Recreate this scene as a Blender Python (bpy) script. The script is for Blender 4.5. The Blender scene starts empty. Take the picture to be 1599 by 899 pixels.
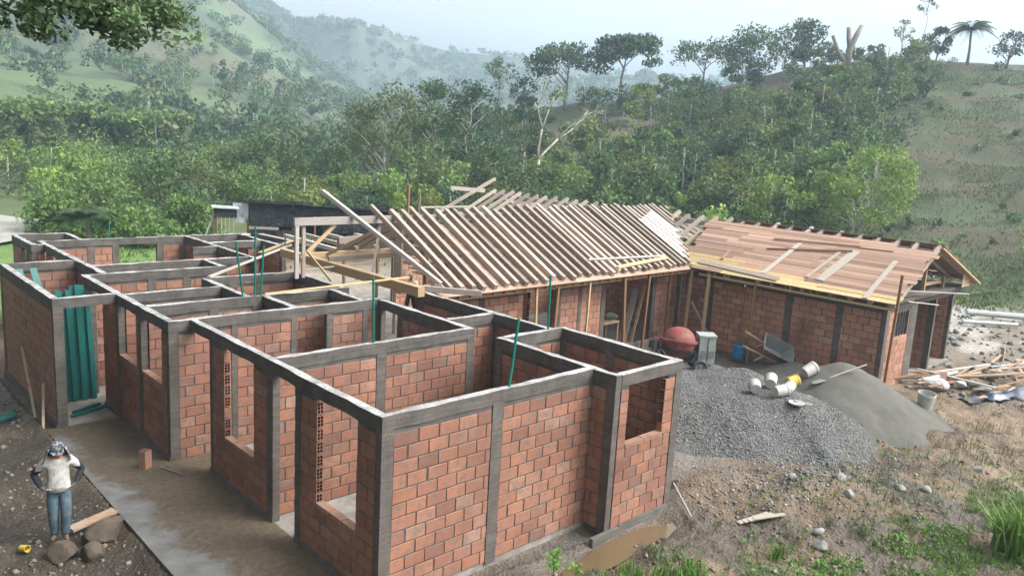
import bpy, bmesh, math, random
import numpy as np
from mathutils import Vector, Matrix
from mathutils.bvhtree import BVHTree
rnd = random.Random(7)
nr = np.random.default_rng(11)
R = math.radians
SC = bpy.context.scene
COL = SC.collection

# ------------------------------------------------------------------ camera
CAMPOS = np.array([-5.9465, -8.6790, 6.70])
YAW, PITCH, ROLL, FPX = R(46.405), R(-10.4416), R(3.3134), 1238.09
_f = np.array([math.cos(YAW)*math.cos(PITCH), math.sin(YAW)*math.cos(PITCH), math.sin(PITCH)])
_r0 = np.cross(_f, [0, 0, 1.0]); _r0 /= np.linalg.norm(_r0); _u0 = np.cross(_r0, _f)
_r = _r0*math.cos(ROLL) + _u0*math.sin(ROLL); _u = np.cross(_r, _f)
cam_d = bpy.data.cameras.new('camera'); cam = bpy.data.objects.new('camera', cam_d); COL.objects.link(cam)
cam.matrix_world = Matrix(((_r[0], _u[0], -_f[0], CAMPOS[0]), (_r[1], _u[1], -_f[1], CAMPOS[1]),
                           (_r[2], _u[2], -_f[2], CAMPOS[2]), (0, 0, 0, 1)))
cam_d.sensor_width = 36; cam_d.lens = FPX/1599*36; cam_d.clip_start = 0.1; cam_d.clip_end = 6000
SC.camera = cam

# ------------------------------------------------------------------ sky, sun, exposure
SUN_EL, SUN_AZ = R(47), R(-50)          # azimuth measured from +x towards +y: light from the right, behind the camera
world = bpy.data.worlds.new('World'); SC.world = world; world.use_nodes = True
wn = world.node_tree.nodes; wl = world.node_tree.links
for n in list(wn): wn.remove(n)
wo = wn.new('ShaderNodeOutputWorld'); bg = wn.new('ShaderNodeBackground'); sky = wn.new('ShaderNodeTexSky')
hs = wn.new('ShaderNodeHueSaturation')
sky.sky_type = 'NISHITA'; sky.sun_disc = False; sky.sun_elevation = SUN_EL; sky.sun_rotation = math.pi/2 - SUN_AZ
sky.air_density = 1.0; sky.dust_density = 10.0; sky.ozone_density = 1.0
hs.inputs['Saturation'].default_value = 0.0
bg.inputs['Strength'].default_value = 0.15
wl.new(sky.outputs[0], hs.inputs['Color']); wl.new(hs.outputs[0], bg.inputs[0]); wl.new(bg.outputs[0], wo.inputs[0])
sd = bpy.data.lights.new('sun', 'SUN'); sd.energy = 0.9; sd.angle = R(28); sd.color = (1.0, 0.96, 0.9)
so = bpy.data.objects.new('sun', sd); COL.objects.link(so)
_d = Vector((math.cos(SUN_EL)*math.cos(SUN_AZ), math.cos(SUN_EL)*math.sin(SUN_AZ), math.sin(SUN_EL)))
so.rotation_euler = _d.to_track_quat('Z', 'Y').to_euler(); so.location = (0, -20, 40)
SC.view_settings.view_transform = 'Standard'; SC.view_settings.look = 'None'
SC.view_settings.exposure = 1.42; SC.view_settings.gamma = 1.0; SC.view_settings.use_curve_mapping = False
SC.render.engine = 'CYCLES'
SC.cycles.max_bounces = 6; SC.cycles.diffuse_bounces = 3; SC.cycles.glossy_bounces = 2
SC.cycles.transmission_bounces = 3; SC.cycles.volume_bounces = 1; SC.cycles.transparent_max_bounces = 6
SC.cycles.use_denoising = True

# ------------------------------------------------------------------ materials
class NT:
    def __init__(s, name):
        s.m = bpy.data.materials.new(name); s.m.use_nodes = True
        s.t = s.m.node_tree; s.n = s.t.nodes; s.l = s.t.links
        s.b = s.n['Principled BSDF']; s.out = s.n['Material Output']
    def new(s, typ, **kw):
        n = s.n.new(typ)
        for k, v in kw.items(): setattr(n, k, v)
        return n
    def coord(s, kind='Object'):
        return s.new('ShaderNodeTexCoord').outputs[kind]
    def geo(s): return s.new('ShaderNodeNewGeometry').outputs['Position']
    def noise(s, vec, scale, detail=4, rough=.6, dist=0, mul=None):
        if mul:
            mp = s.new('ShaderNodeMapping'); mp.inputs['Scale'].default_value = mul; s.l.new(vec, mp.inputs[0]); vec = mp.outputs[0]
        n = s.new('ShaderNodeTexNoise'); n.inputs['Scale'].default_value = scale; n.inputs['Detail'].default_value = detail
        n.inputs['Roughness'].default_value = rough; n.inputs['Distortion'].default_value = dist
        s.l.new(vec, n.inputs['Vector']); return n.outputs['Fac']
    def voro(s, vec, scale, out='Distance'):
        n = s.new('ShaderNodeTexVoronoi'); n.inputs['Scale'].default_value = scale; s.l.new(vec, n.inputs['Vector']); return n.outputs[out]
    def ramp(s, fac, stops):
        n = s.new('ShaderNodeValToRGB'); e = n.color_ramp.elements
        while len(e) < len(stops): e.new(.5)
        for i, (p, c) in enumerate(stops):
            e[i].position = p
            e[i].color = (c, c, c, 1) if isinstance(c, (int, float)) else (*c, 1)
        s.l.new(fac, n.inputs[0]); return n.outputs[0]
    def mix(s, fac, a, b, mode='MIX'):
        n = s.new('ShaderNodeMixRGB', blend_type=mode)
        for i, v in ((0, fac), (1, a), (2, b)):
            if isinstance(v, (int, float)): n.inputs[i].default_value = v if i == 0 else (v, v, v, 1)
            elif isinstance(v, tuple): n.inputs[i].default_value = (*v, 1)
            else: s.l.new(v, n.inputs[i])
        return n.outputs[0]
    def attr(s, name, out='Fac'):
        n = s.new('ShaderNodeAttribute', attribute_name=name); return n.outputs[out]
    def math(s, op, a, b=0.0):
        n = s.new('ShaderNodeMath', operation=op)
        for i, v in ((0, a), (1, b)):
            if isinstance(v, (int, float)): n.inputs[i].default_value = v
            else: s.l.new(v, n.inputs[i])
        return n.outputs[0]
    def set(s, col=None, rough=None, bump=None, bs=.3, bd=.02, spec=None, metal=None):
        if col is not None:
            if isinstance(col, tuple): s.b.inputs['Base Color'].default_value = (*col, 1)
            else: s.l.new(col, s.b.inputs['Base Color'])
        if rough is not None:
            if isinstance(rough, (int, float)): s.b.inputs['Roughness'].default_value = rough
            else: s.l.new(rough, s.b.inputs['Roughness'])
        if bump is not None:
            n = s.new('ShaderNodeBump'); n.inputs['Strength'].default_value = bs; n.inputs['Distance'].default_value = bd
            s.l.new(bump, n.inputs['Height']); s.l.new(n.outputs[0], s.b.inputs['Normal'])
        if spec is not None: s.b.inputs['Specular IOR Level'].default_value = spec
        if metal is not None: s.b.inputs['Metallic'].default_value = metal
        return s.m

M = {}
def plain(name, c, rough=.6, var=.25, scale=6, spec=.3, metal=0, dirt=None, dirtamt=.35):
    t = NT(name); p = t.geo()
    n = t.noise(p, scale, 5, .65)
    c1 = tuple(x*(1-var) for x in c); c2 = tuple(min(1, x*(1+var)) for x in c)
    col = t.ramp(n, [(.3, c1), (.7, c2)])
    if dirt:
        d = t.noise(p, scale*.45, 6, .75); col = t.mix(t.ramp(d, [(.5-dirtamt*.3, 0.0), (.5+dirtamt*.5, 1.0)]), dirt, col) if False else t.mix(t.ramp(d, [(.45, 0.0), (.45+.3, dirtamt*2 if dirtamt < .5 else 1.0)]), col, dirt)
    M[name] = t.set(col, rough, n, .15, .01, spec, metal); return M[name]

def brick_mat(name, shift=(1, 1, 1), smear=.5):
    t = NT(name); p = t.geo(); a = t.attr('tint')
    base = t.ramp(a, [(0, (.1, .044, .03)), (.2, (.185, .076, .047)), (.45, (.285, .116, .066)), (.65, (.345, .15, .083)), (.85, (.34, .195, .13)), (1, (.225, .155, .13))])
    fine = t.noise(p, 55, 4, .7, mul=(1, 1, 4)); base = t.mix(.3, base, t.ramp(fine, [(.3, (.12, .048, .032)), (.7, (.38, .18, .11))]))
    blot = t.noise(p, 7, 5, .7); base = t.mix(t.ramp(blot, [(.5, 0.0), (.75, .32)]), base, (.2, .09, .07))
    sm = t.noise(p, 8.5, 6, .75, .8); smf = t.ramp(sm, [(.47, 0.0), (.6, smear)])
    base = t.mix(smf, base, (.125, .105, .09))
    cement = t.noise(p, 2.6, 5, .7, .8); base = t.mix(t.ramp(cement, [(.55, 0.0), (.72, .6)]), base, (.2, .175, .16))
    damp = t.noise(p, .8, 4, .6); base = t.mix(t.ramp(damp, [(.38, .42), (.62, 0.0)]), base, (.105, .05, .038))
    if shift != (1, 1, 1): base = t.mix(1.0, base, shift, 'MULTIPLY')
    M[name] = t.set(base, t.ramp(damp, [(.4, .62), (.65, .85)]), t.math('ADD', fine, t.math('MULTIPLY', blot, 1.5)), .35, .008, .25)
brick_mat('brick', (1, 1, 1), .72); brick_mat('brick_pale', (1.4, 1.45, 1.45), .6)

def concrete_mat(name, c, wet=False, stain=(.09, .085, .08)):
    t = NT(name); p = t.geo()
    n1 = t.noise(p, 3.2, 7, .7); n2 = t.noise(p, 28, 4, .7)
    col = t.ramp(n1, [(.28, tuple(x*.55 for x in c)), (.5, c), (.75, tuple(x*1.35 for x in c))])
    col = t.mix(t.ramp(n2, [(.35, .35), (.6, 0.0)]), col, tuple(x*.5 for x in c))
    bd = t.noise(p, 3.0, 3, .6, mul=(.35, .35, 9)); col = t.mix(1.0, col, t.ramp(bd, [(.35, .78), (.6, 1.12)]), 'MULTIPLY')
    st = t.noise(p, 1.5, 6, .75, mul=(1, 1, .35)); col = t.mix(t.ramp(st, [(.5, 0.0), (.7, .6)]), col, stain)
    rough = .8
    if wet: rough = t.ramp(n1, [(.35, .12), (.62, .34)])
    M[name] = t.set(col, rough, t.math('ADD', n1, n2), .5, .018, .55 if wet else .3)
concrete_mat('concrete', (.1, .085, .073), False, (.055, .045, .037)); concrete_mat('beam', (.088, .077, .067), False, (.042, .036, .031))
concrete_mat('beam_top_sheen', (.31, .3, .287), True, (.28, .27, .26)); concrete_mat('mortar', (.085, .074, .065)); concrete_mat('slab', (.22, .2, .175)); concrete_mat('footing', (.1, .09, .08))  # ring beam tops painted paler to stand for the sky's reflection

def wood_mat(name, c, vx=(1, 1, 1), var=.3, grey=None):
    t = NT(name); p = t.coord('Object'); a = t.attr('tint')
    g = t.noise(p, 9, 6, .7, .4, mul=vx); w = t.noise(t.geo(), 2.0, 4, .6)
    col = t.ramp(g, [(.3, tuple(x*(1-var) for x in c)), (.7, tuple(min(1, x*(1+var)) for x in c))])
    if grey: col = t.mix(t.ramp(w, [(.4, 0.0), (.65, .65)]), col, grey)
    col = t.mix(1.0, col, t.ramp(a, [(0, .6), (.5, 1.0), (1, 1.4)]), 'MULTIPLY')
    oi = t.new('ShaderNodeObjectInfo').outputs['Random']
    col = t.mix(1.0, col, t.ramp(oi, [(0, (.72, .7, .68)), (.5, (1, .98, .95)), (1, (1.28, 1.27, 1.25))]), 'MULTIPLY')
    M[name] = t.set(col, .62, g, .3, .008, .3)
wood_mat('rafter', (.235, .188, .152), (6, 1, 6), .25, (.255, .222, .192)); wood_mat('rafter_b', (.25, .205, .17), (1, 6, 6), .25, (.25, .225, .2))
wood_mat('tan', (.32, .225, .13), (1, 1, 5), .2); wood_mat('greywood', (.3, .27, .235), (1, 1, 5), .25, (.33, .31, .29))
wood_mat('brownwood', (.2, .11, .06), (4, 4, .6), .3); wood_mat('plank', (.265, .16, .112), (6, .6, 6), .25, (.25, .185, .148))
wood_mat('yellowwood', (.4, .295, .155), (1, 1, 5), .2); wood_mat('whitewood', (.3, .265, .225), (1, 1, 5), .15)
wood_mat('scrap', (.3, .2, .125), (1, 1, 4), .35, (.3, .26, .22))

plain('steel', (.14, .145, .145), .45, .2, 8, .5, 0, (.17, .15, .12)); plain('galv', (.26, .29, .27), .5, .15, 5, .5, 0, (.2, .18, .15), .4)
plain('red', (.17, .038, .028), .7, .35, 6, .25, 0, (.17, .13, .11), .45); plain('dark', (.03, .03, .032), .5, .3)
plain('rubber', (.045, .042, .04), .7, .3, 12, .3, 0, (.16, .14, .11)); plain('teal', (.0, .09, .075), .55, .15, 3, .5)
plain('teal_thin', (.0, .12, .085), .4, .1); plain('white_plastic', (.34, .34, .31), .5, .12, 6, .4, 0, (.3, .27, .22), .3)
plain('white', (.45, .45, .44), .5, .08); plain('yellow', (.5, .36, .05), .45, .12, 6, .4, 0, (.3, .25, .15), .25)
plain('blue', (.02, .14, .3), .45, .15, 6); plain('blue_dark', (.03, .045, .075), .35, .4, 4, .5)
plain('skin', (.27, .14, .085), .55, .12, 20); plain('cloth_black', (.018, .018, .022), .85, .3, 20); plain('glove', (.07, .075, .085), .8, .3, 20)
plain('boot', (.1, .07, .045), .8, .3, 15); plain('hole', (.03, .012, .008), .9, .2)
plain('brick_dark', (.16, .07, .05), .85, .3, 20)
plain('bark', (.2, .17, .135), .85, .35, 5); plain('bark_pale', (.36, .34, .29), .8, .3, 4); plain('bark_dark', (.075, .06, .045), .9, .35, 5)
plain('stone', (.19, .185, .175), .8, .35, 3, .3); plain('rock_brown', (.07, .054, .04), .8, .4, 3, .3)
plain('pipe_white', (.32, .34, .33), .4, .08)
t = NT('shirt'); p = t.geo(); n = t.noise(p, 14, 5, .6); M['shirt'] = t.set(t.ramp(n, [(.3, (.24, .228, .205)), (.65, (.42, .405, .375))]), .85, n, .5, .02, .1)
t = NT('denim'); p = t.geo(); n = t.noise(p, 9, 5, .65); M['denim'] = t.set(t.mix(t.ramp(t.noise(p, 3.5, 3), [(.5, 0.0), (.66, .8)]), t.ramp(n, [(.3, (.035, .065, .085)), (.7, (.085, .13, .155))]), (.17, .145, .105)), .9, n, .5, .02, .1)
t = NT('camo'); p = t.geo(); n = t.noise(p, 13, 2, .5, 1.5); M['camo'] = t.set(t.ramp(n, [(.4, (.03, .032, .04)), (.47, (.1, .105, .12)), (.56, (.26, .26, .27)), (.62, (.04, .04, .055))]), .85, n, .4, .01, .1)
t = NT('black_sheet'); p = t.geo(); n = t.noise(p, 1.8, 6, .7, .8); M['black_sheet'] = t.set(t.ramp(n, [(.3, (.004, .005, .007)), (.7, (.016, .018, .024))]), .5, n, 1.0, .25, .3)
t = NT('sheet_grey'); p = t.geo(); n = t.noise(p, 3, 5, .7); M['sheet_grey'] = t.set(t.ramp(n, [(.3, (.16, .18, .2)), (.7, (.42, .45, .47))]), .3, n, .8, .1, .5)

def leaf_mat(name, lo, hi, trans=.3):
    t = NT(name); a = t.attr('tint'); oi = t.new('ShaderNodeObjectInfo').outputs['Random']
    n = t.noise(t.geo(), .35, 3, .6)
    f = t.math('ADD', t.math('MULTIPLY', a, .7), t.math('MULTIPLY', n, .4))
    col = t.ramp(f, [(.15, lo), (.85, hi)])
    col = t.mix(1.0, col, (1.0, 1.0, .84), 'MULTIPLY'); t.set(col, .6, spec=.25)
    tr = t.new('ShaderNodeBsdfTranslucent'); t.l.new(col, tr.inputs[0])
    mx = t.new('ShaderNodeMixShader'); mx.inputs[0].default_value = trans
    t.l.new(t.b.outputs[0], mx.inputs[1]); t.l.new(tr.outputs[0], mx.inputs[2]); t.l.new(mx.outputs[0], t.out.inputs[0])
    M[name] = t.m
leaf_mat('leaf_dark', (.018, .036, .017), (.055, .1, .042)); leaf_mat('leaf_mid', (.026, .052, .022), (.085, .145, .058))
leaf_mat('leaf_light', (.05, .095, .028), (.15, .24, .075)); leaf_mat('leaf_yellow', (.075, .1, .022), (.19, .23, .06)); leaf_mat('leaf_blue', (.016, .04, .026), (.055, .105, .06)); leaf_mat('leaf_branch', (.05, .085, .042), (.13, .2, .1)); leaf_mat('leaf_bright', (.09, .15, .03), (.25, .36, .09)); leaf_mat('leaf_olive', (.045, .065, .025), (.12, .15, .06))
leaf_mat('leaf_bamboo', (.06, .11, .035), (.15, .22, .08)); leaf_mat('leaf_pale', (.07, .1, .055), (.15, .19, .1))
leaf_mat('grass', (.035, .075, .015), (.12, .22, .045)); leaf_mat('weed', (.04, .09, .02), (.12, .24, .05)); leaf_mat('dry', (.12, .1, .05), (.26, .22, .12))
leaf_mat('leaf_forest', (.022, .046, .018), (.1, .165, .055)); leaf_mat('leaf_far', (.028, .055, .03), (.09, .14, .065))

# ------------------------------------------------------------------ mesh builder
def finish(name, me, mats, parent=None, loc=None, smooth=False):
    for m in (mats if isinstance(mats, (list, tuple)) else [mats]): me.materials.append(M[m] if isinstance(m, str) else m)
    if smooth: me.polygons.foreach_set('use_smooth', [True]*len(me.polygons))
    o = bpy.data.objects.new(name, me); COL.objects.link(o)
    if loc is not None: o.location = loc
    if parent is not None: o.parent = parent
    return o
def set_tint(me, vals):
    a = me.attributes.new('tint', 'FLOAT', 'FACE'); a.data.foreach_set('value', np.asarray(vals, dtype=np.float32))
class MB:
    def __init__(s): s.v = []; s.f = []; s.t = []; s.mi = []
    def add(s, vs, fs, tint=.5, mi=0):
        b = len(s.v); s.v.extend([tuple(map(float, p)) for p in vs]); s.f.extend([tuple(i+b for i in q) for q in fs])
        s.t.extend([tint]*len(fs)); s.mi.extend([mi]*len(fs)); return s
    def box(s, x0, x1, y0, y1, z0, z1, tint=.5, mi=0):
        return s.add([(x0,y0,z0),(x1,y0,z0),(x1,y1,z0),(x0,y1,z0),(x0,y0,z1),(x1,y0,z1),(x1,y1,z1),(x0,y1,z1)],
              [(3,2,1,0),(4,5,6,7),(0,1,5,4),(1,2,6,5),(2,3,7,6),(3,0,4,7)], tint, mi)
    def bar(s, p0, p1, w, h, up=(0,0,1), tint=.5, mi=0, taper=1.0):
        p0 = Vector(p0); p1 = Vector(p1); d = (p1-p0).normalized(); u = Vector(up)
        if abs(d.dot(u)) > .98: u = Vector((1,0,0))
        r = d.cross(u).normalized(); u = r.cross(d).normalized(); vs = []
        for p, k in ((p0, 1.0), (p1, taper)):
            for a, b in ((-1,-1),(1,-1),(1,1),(-1,1)): vs.append(p + r*a*w*.5*k + u*b*h*.5*k)
        return s.add(vs, [(0,1,2,3),(7,6,5,4),(0,4,5,1),(1,5,6,2),(2,6,7,3),(3,7,4,0)], tint, mi)
    def tube(s, pts, rad, n=8, cap=True, tint=.5, mi=0):
        pts = [Vector(p) for p in pts]
        if not isinstance(rad, (list, tuple)): rad = [rad]*len(pts)
        vs = []; fs = []; prev = None
        for i, p in enumerate(pts):
            d = (pts[min(i+1, len(pts)-1)] - pts[max(i-1, 0)]).normalized()
            if prev is None:
                a = Vector((0,0,1)) if abs(d.z) < .9 else Vector((1,0,0)); r = d.cross(a).normalized()
            else: r = (prev - d*prev.dot(d)).normalized()
            prev = r; u = d.cross(r)
            for k in range(n):
                an = 2*math.pi*k/n; vs.append(p + (r*math.cos(an) + u*math.sin(an))*rad[i])
        for i in range(len(pts)-1):
            for k in range(n):
                a = i*n+k; b = i*n+(k+1)%n; fs.append((a, b, b+n, a+n))
        if cap: fs.append(tuple(range(n-1, -1, -1))); fs.append(tuple(range((len(pts)-1)*n, len(pts)*n)))
        return s.add(vs, fs, tint, mi)
    def lathe(s, prof, n=20, mat=Matrix.Identity(4), tint=.5, mi=0):
        vs = []; fs = []
        for r, z in prof:
            for k in range(n):
                an = 2*math.pi*k/n; vs.append(mat @ Vector((r*math.cos(an), r*math.sin(an), z)))
        for i in range(len(prof)-1):
            for k in range(n):
                a = i*n+k; b = i*n+(k+1)%n; fs.append((a, b, b+n, a+n))
        return s.add(vs, fs, tint, mi)
    def mesh(s, name='m'):
        me = bpy.data.meshes.new(name); me.from_pydata(s.v, [], s.f); set_tint(me, s.t)
        if any(s.mi): me.polygons.foreach_set('material_index', s.mi)
        me.update(); return me
    def build(s, name, mats, parent=None, loc=None, smooth=False):
        return finish(name, s.mesh(name), mats, parent, loc, smooth)
def fast_mesh(name, V, F, tints=None):
    V = np.asarray(V, np.float32); F = np.asarray(F, np.int32); k = F.shape[1]
    me = bpy.data.meshes.new(name); me.vertices.add(len(V)); me.vertices.foreach_set('co', V.ravel())
    me.loops.add(F.size); me.loops.foreach_set('vertex_index', F.ravel())
    me.polygons.add(len(F)); me.polygons.foreach_set('loop_start', np.arange(0, F.size, k, dtype=np.int32))
    me.polygons.foreach_set('loop_total', np.full(len(F), k, np.int32)); me.update(calc_edges=True)
    if tints is not None: set_tint(me, tints)
    return me
def tag(o, label=None, cat=None, group=None, kind=None):
    if label: o['label'] = label
    if cat: o['category'] = cat
    if group: o['group'] = group
    if kind: o['kind'] = kind
    return o
def empty(name, loc=(0,0,0), rz=0):
    o = bpy.data.objects.new(name, None); COL.objects.link(o); o.location = loc; o.rotation_euler = (0,0,rz); o.empty_display_size = .2; return o
def copy_tree(o, parent=None):
    c = o.copy(); COL.objects.link(c)
    if parent is not None: c.parent = parent
    for ch in list(o.children): copy_tree(ch, c)
    return c

# ------------------------------------------------------------------ value noise (numpy)
_tab = nr.random((256, 256))
def vnoise(x, y, s=1.0, o=0):
    x = np.asarray(x)*s + 37.3*o; y = np.asarray(y)*s + 91.7*o
    xi = np.floor(x).astype(int); yi = np.floor(y).astype(int); fx = x-xi; fy = y-yi
    fx = fx*fx*(3-2*fx); fy = fy*fy*(3-2*fy); g = lambda a, b: _tab[a & 255, b & 255]
    return (g(xi,yi)*(1-fx)+g(xi+1,yi)*fx)*(1-fy) + (g(xi,yi+1)*(1-fx)+g(xi+1,yi+1)*fx)*fy
def fbm(x, y, s, oct=4, o=0):
    v = 0; a = .5
    for k in range(oct): v = v + a*(vnoise(x, y, s*2**k, o+k*3)-.5); a *= .5
    return v*2
def sstep(a, b, x):
    t = np.clip((np.asarray(x, float)-a)/(b-a), 0, 1); return t*t*(3-2*t)
# ------------------------------------------------------------------ terrain
def polar(x, y):
    dx = np.asarray(x, float)-CAMPOS[0]; dy = np.asarray(y, float)-CAMPOS[1]
    return np.degrees(np.arctan2(dy, dx)), np.hypot(dx, dy)
RH = np.array([(-60,-1),(-30,3.0),(-5,5.5),(8,6.0),(15.28,6.1),(18.6,6.35),(24.1,6.5),(27.2,6.1),(29.9,5.5),(34,4.2),(38.2,3.4),(42.7,3.0),(44.9,2.4),(48,1.2),(51.5,-.6),(56,-2.2),(62,-4.5)])
LH = np.array([(47,-.6),(51.6,.5),(57,1.9),(60.4,4.1),(63.8,6.4),(67,8.8),(72.1,10.0),(78.8,10.5),(84.4,11.9),(100,11),(125,5),(140,0)])
FH = np.array([(5,4.0),(30,4.9),(34,5.0),(38.4,5.2),(41.5,5.35),(45.1,6.0),(49.1,6.0),(51.8,6.1),(54.5,6.5),(57.9,7.2),(61.3,7.0),(62.5,7.15),(63.4,7.85),(64.6,8.1),(67.3,8.4),(72,9.5),(90,9.5),(120,4)])
RB = np.array([(-60,40),(-10,40),(10,42),(15,47),(24,50),(30,56),(45,64),(56,74),(70,80)])
def hterr(x, y):
    th, r = polar(x, y)
    z = np.zeros_like(r)
    # right hill
    cz = CAMPOS[2] + 115*np.tan(np.radians(np.interp(th, RH[:,0], RH[:,1]))); cz = np.maximum(cz, 0)
    rb = np.interp(th, RB[:,0], RB[:,1]); t = np.clip((r-rb)/(115-rb), 0, 1)
    k = t**1.15*(1-sstep(122, 230, r)*.75)
    zr = cz*k*sstep(-70, -40, th)*(1-sstep(60, 72, th))
    zr = zr + (fbm(x, y, .045, 4, 1)*2.2*np.minimum(t*3, 1)*(1-.75*sstep(.7, 1, t)))*np.minimum(cz/14, 1)*(t > 0)
    zr = zr + np.minimum(t*5, 1)*.16*np.sin(zr*2.9+fbm(x, y, .12, 3, 8)*3.5)*(1-sstep(26, 32, th))
    # left flank
    cl = CAMPOS[2] + 400*np.tan(np.radians(np.interp(th, LH[:,0], LH[:,1]))); cl = np.maximum(cl, 0)*sstep(44, 51, th)*(1-sstep(128, 145, th))
    tl = np.clip((r-86)/(400-86), 0, 1)
    zl = cl*tl**1.25*(1-sstep(420, 560, r)*.5) + fbm(x, y, .012, 5, 4)*16*np.minimum(tl*3, 1)*(1-.7*sstep(.75, 1, tl))*np.minimum(cl/40, 1)
    # far range
    cf = CAMPOS[2] + 640*np.tan(np.radians(np.interp(th, FH[:,0], FH[:,1]))); cf = cf*sstep(-30, 5, th)*(1-sstep(125, 150, th))
    tf = np.clip((r-330)/(640-330), 0, 1)
    zf = cf*tf**1.1*(1-sstep(650, 760, r)*.4) + fbm(x, y, .009, 6, 9)*38*np.minimum(tf*3, 1)*(1-.85*sstep(.8, 1, tf))*np.minimum(cf/40, 1)
    z = np.maximum(np.maximum(zr, zl), zf)
    # valley floor relief
    z = z + fbm(x, y, .05, 3, 2)*.5*sstep(42, 60, r)*(1-sstep(80, 120, r))
    # bank the camera stands on
    z = z + np.maximum(0, 4.6*(1-r/7.2))
    return z
PATCH = ((55, 140, 24, 16), (22, 150, 24, 24), (74, 138, 15, 10), (38, 185, 20, 16), (98, 190, 22, 16), (66, 215, 26, 20), (120, 235, 24, 18), (150, 300, 40, 26), (60, 290, 40, 30), (20, 240, 26, 30))
def pasture(x, y):
    """open grassland on the left flank"""
    m = sstep(.0, .1, fbm(x, y, .014, 4, 40))*.9
    wx = x+fbm(x, y, .03, 3, 41)*26; wy = y+fbm(x, y, .03, 3, 42)*26
    for cx, cy, a, b in PATCH: m = np.maximum(m, 1-sstep(.75, 1.1, np.hypot((wx-cx)/a, (wy-cy)/b)))
    return m
def site(x, y):
    """detail height of the ground near the buildings"""
    x = np.asarray(x, float); y = np.asarray(y, float); th, r = polar(x, y)
    near = 1-sstep(26, 40, r)
    z = fbm(x, y, .35, 4, 5)*.16*near + fbm(x, y, 1.6, 4, 6)*.055*near
    left = sstep(-1.8, -2.2, x)
    z = z - .13*left + left*(fbm(x, y, .9, 4, 7)*.10 + np.abs(fbm(x, y, 2.6, 3, 12))*.09)*near
    front = sstep(-.5, -1.2, y)*(x > -1)
    z = z + front*(np.abs(fbm(x, y, .8, 4, 15))*.2 + np.abs(fbm(x, y, 3.0, 4, 16))*.13)*near
    z = z + .13*np.exp(-((y+.25)/.28)**2)*sstep(.3, 1.0, x)*(1-sstep(3.6, 4.4, x))
    # trench with muddy water along the front wall
    tr = np.exp(-((y+.95+.18*(x-3.4)*0)/.42)**2)*sstep(2.2, 3.0, x)*(1-sstep(5.4, 6.3, x)); z = z - tr*.16
    # heap of dug soil right of the bay
    z = z + .35*np.exp(-(((x-7.6)/.9)**2+((y+.6)/.5)**2)) + .25*np.exp(-(((x-9.0)/1.4)**2+((y+2.1)/.8)**2))
    # clay tracks on the right
    z = z + .075*np.sin((y*.69+x*.72)*4.2+fbm(x, y, .5, 3, 18)*4)*sstep(12.5, 14.5, x)*(1-sstep(24, 28, x))*sstep(-1.2, -2.2, y)
    bl = (x > -1.93) & (x < 6.3) & (y > -.45) & (y < 20.3); bl2 = (x > 5.3) & (x < 24.4) & (y > .35) & (y < 20.5) & ((x > 17.4) | (y > 7.2))
    z = np.where(bl | bl2, -.12, z)
    return z
def ground_z(x, y): return float(hterr(np.array([x]), np.array([y]))[0] + site(np.array([x]), np.array([y]))[0])
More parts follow.
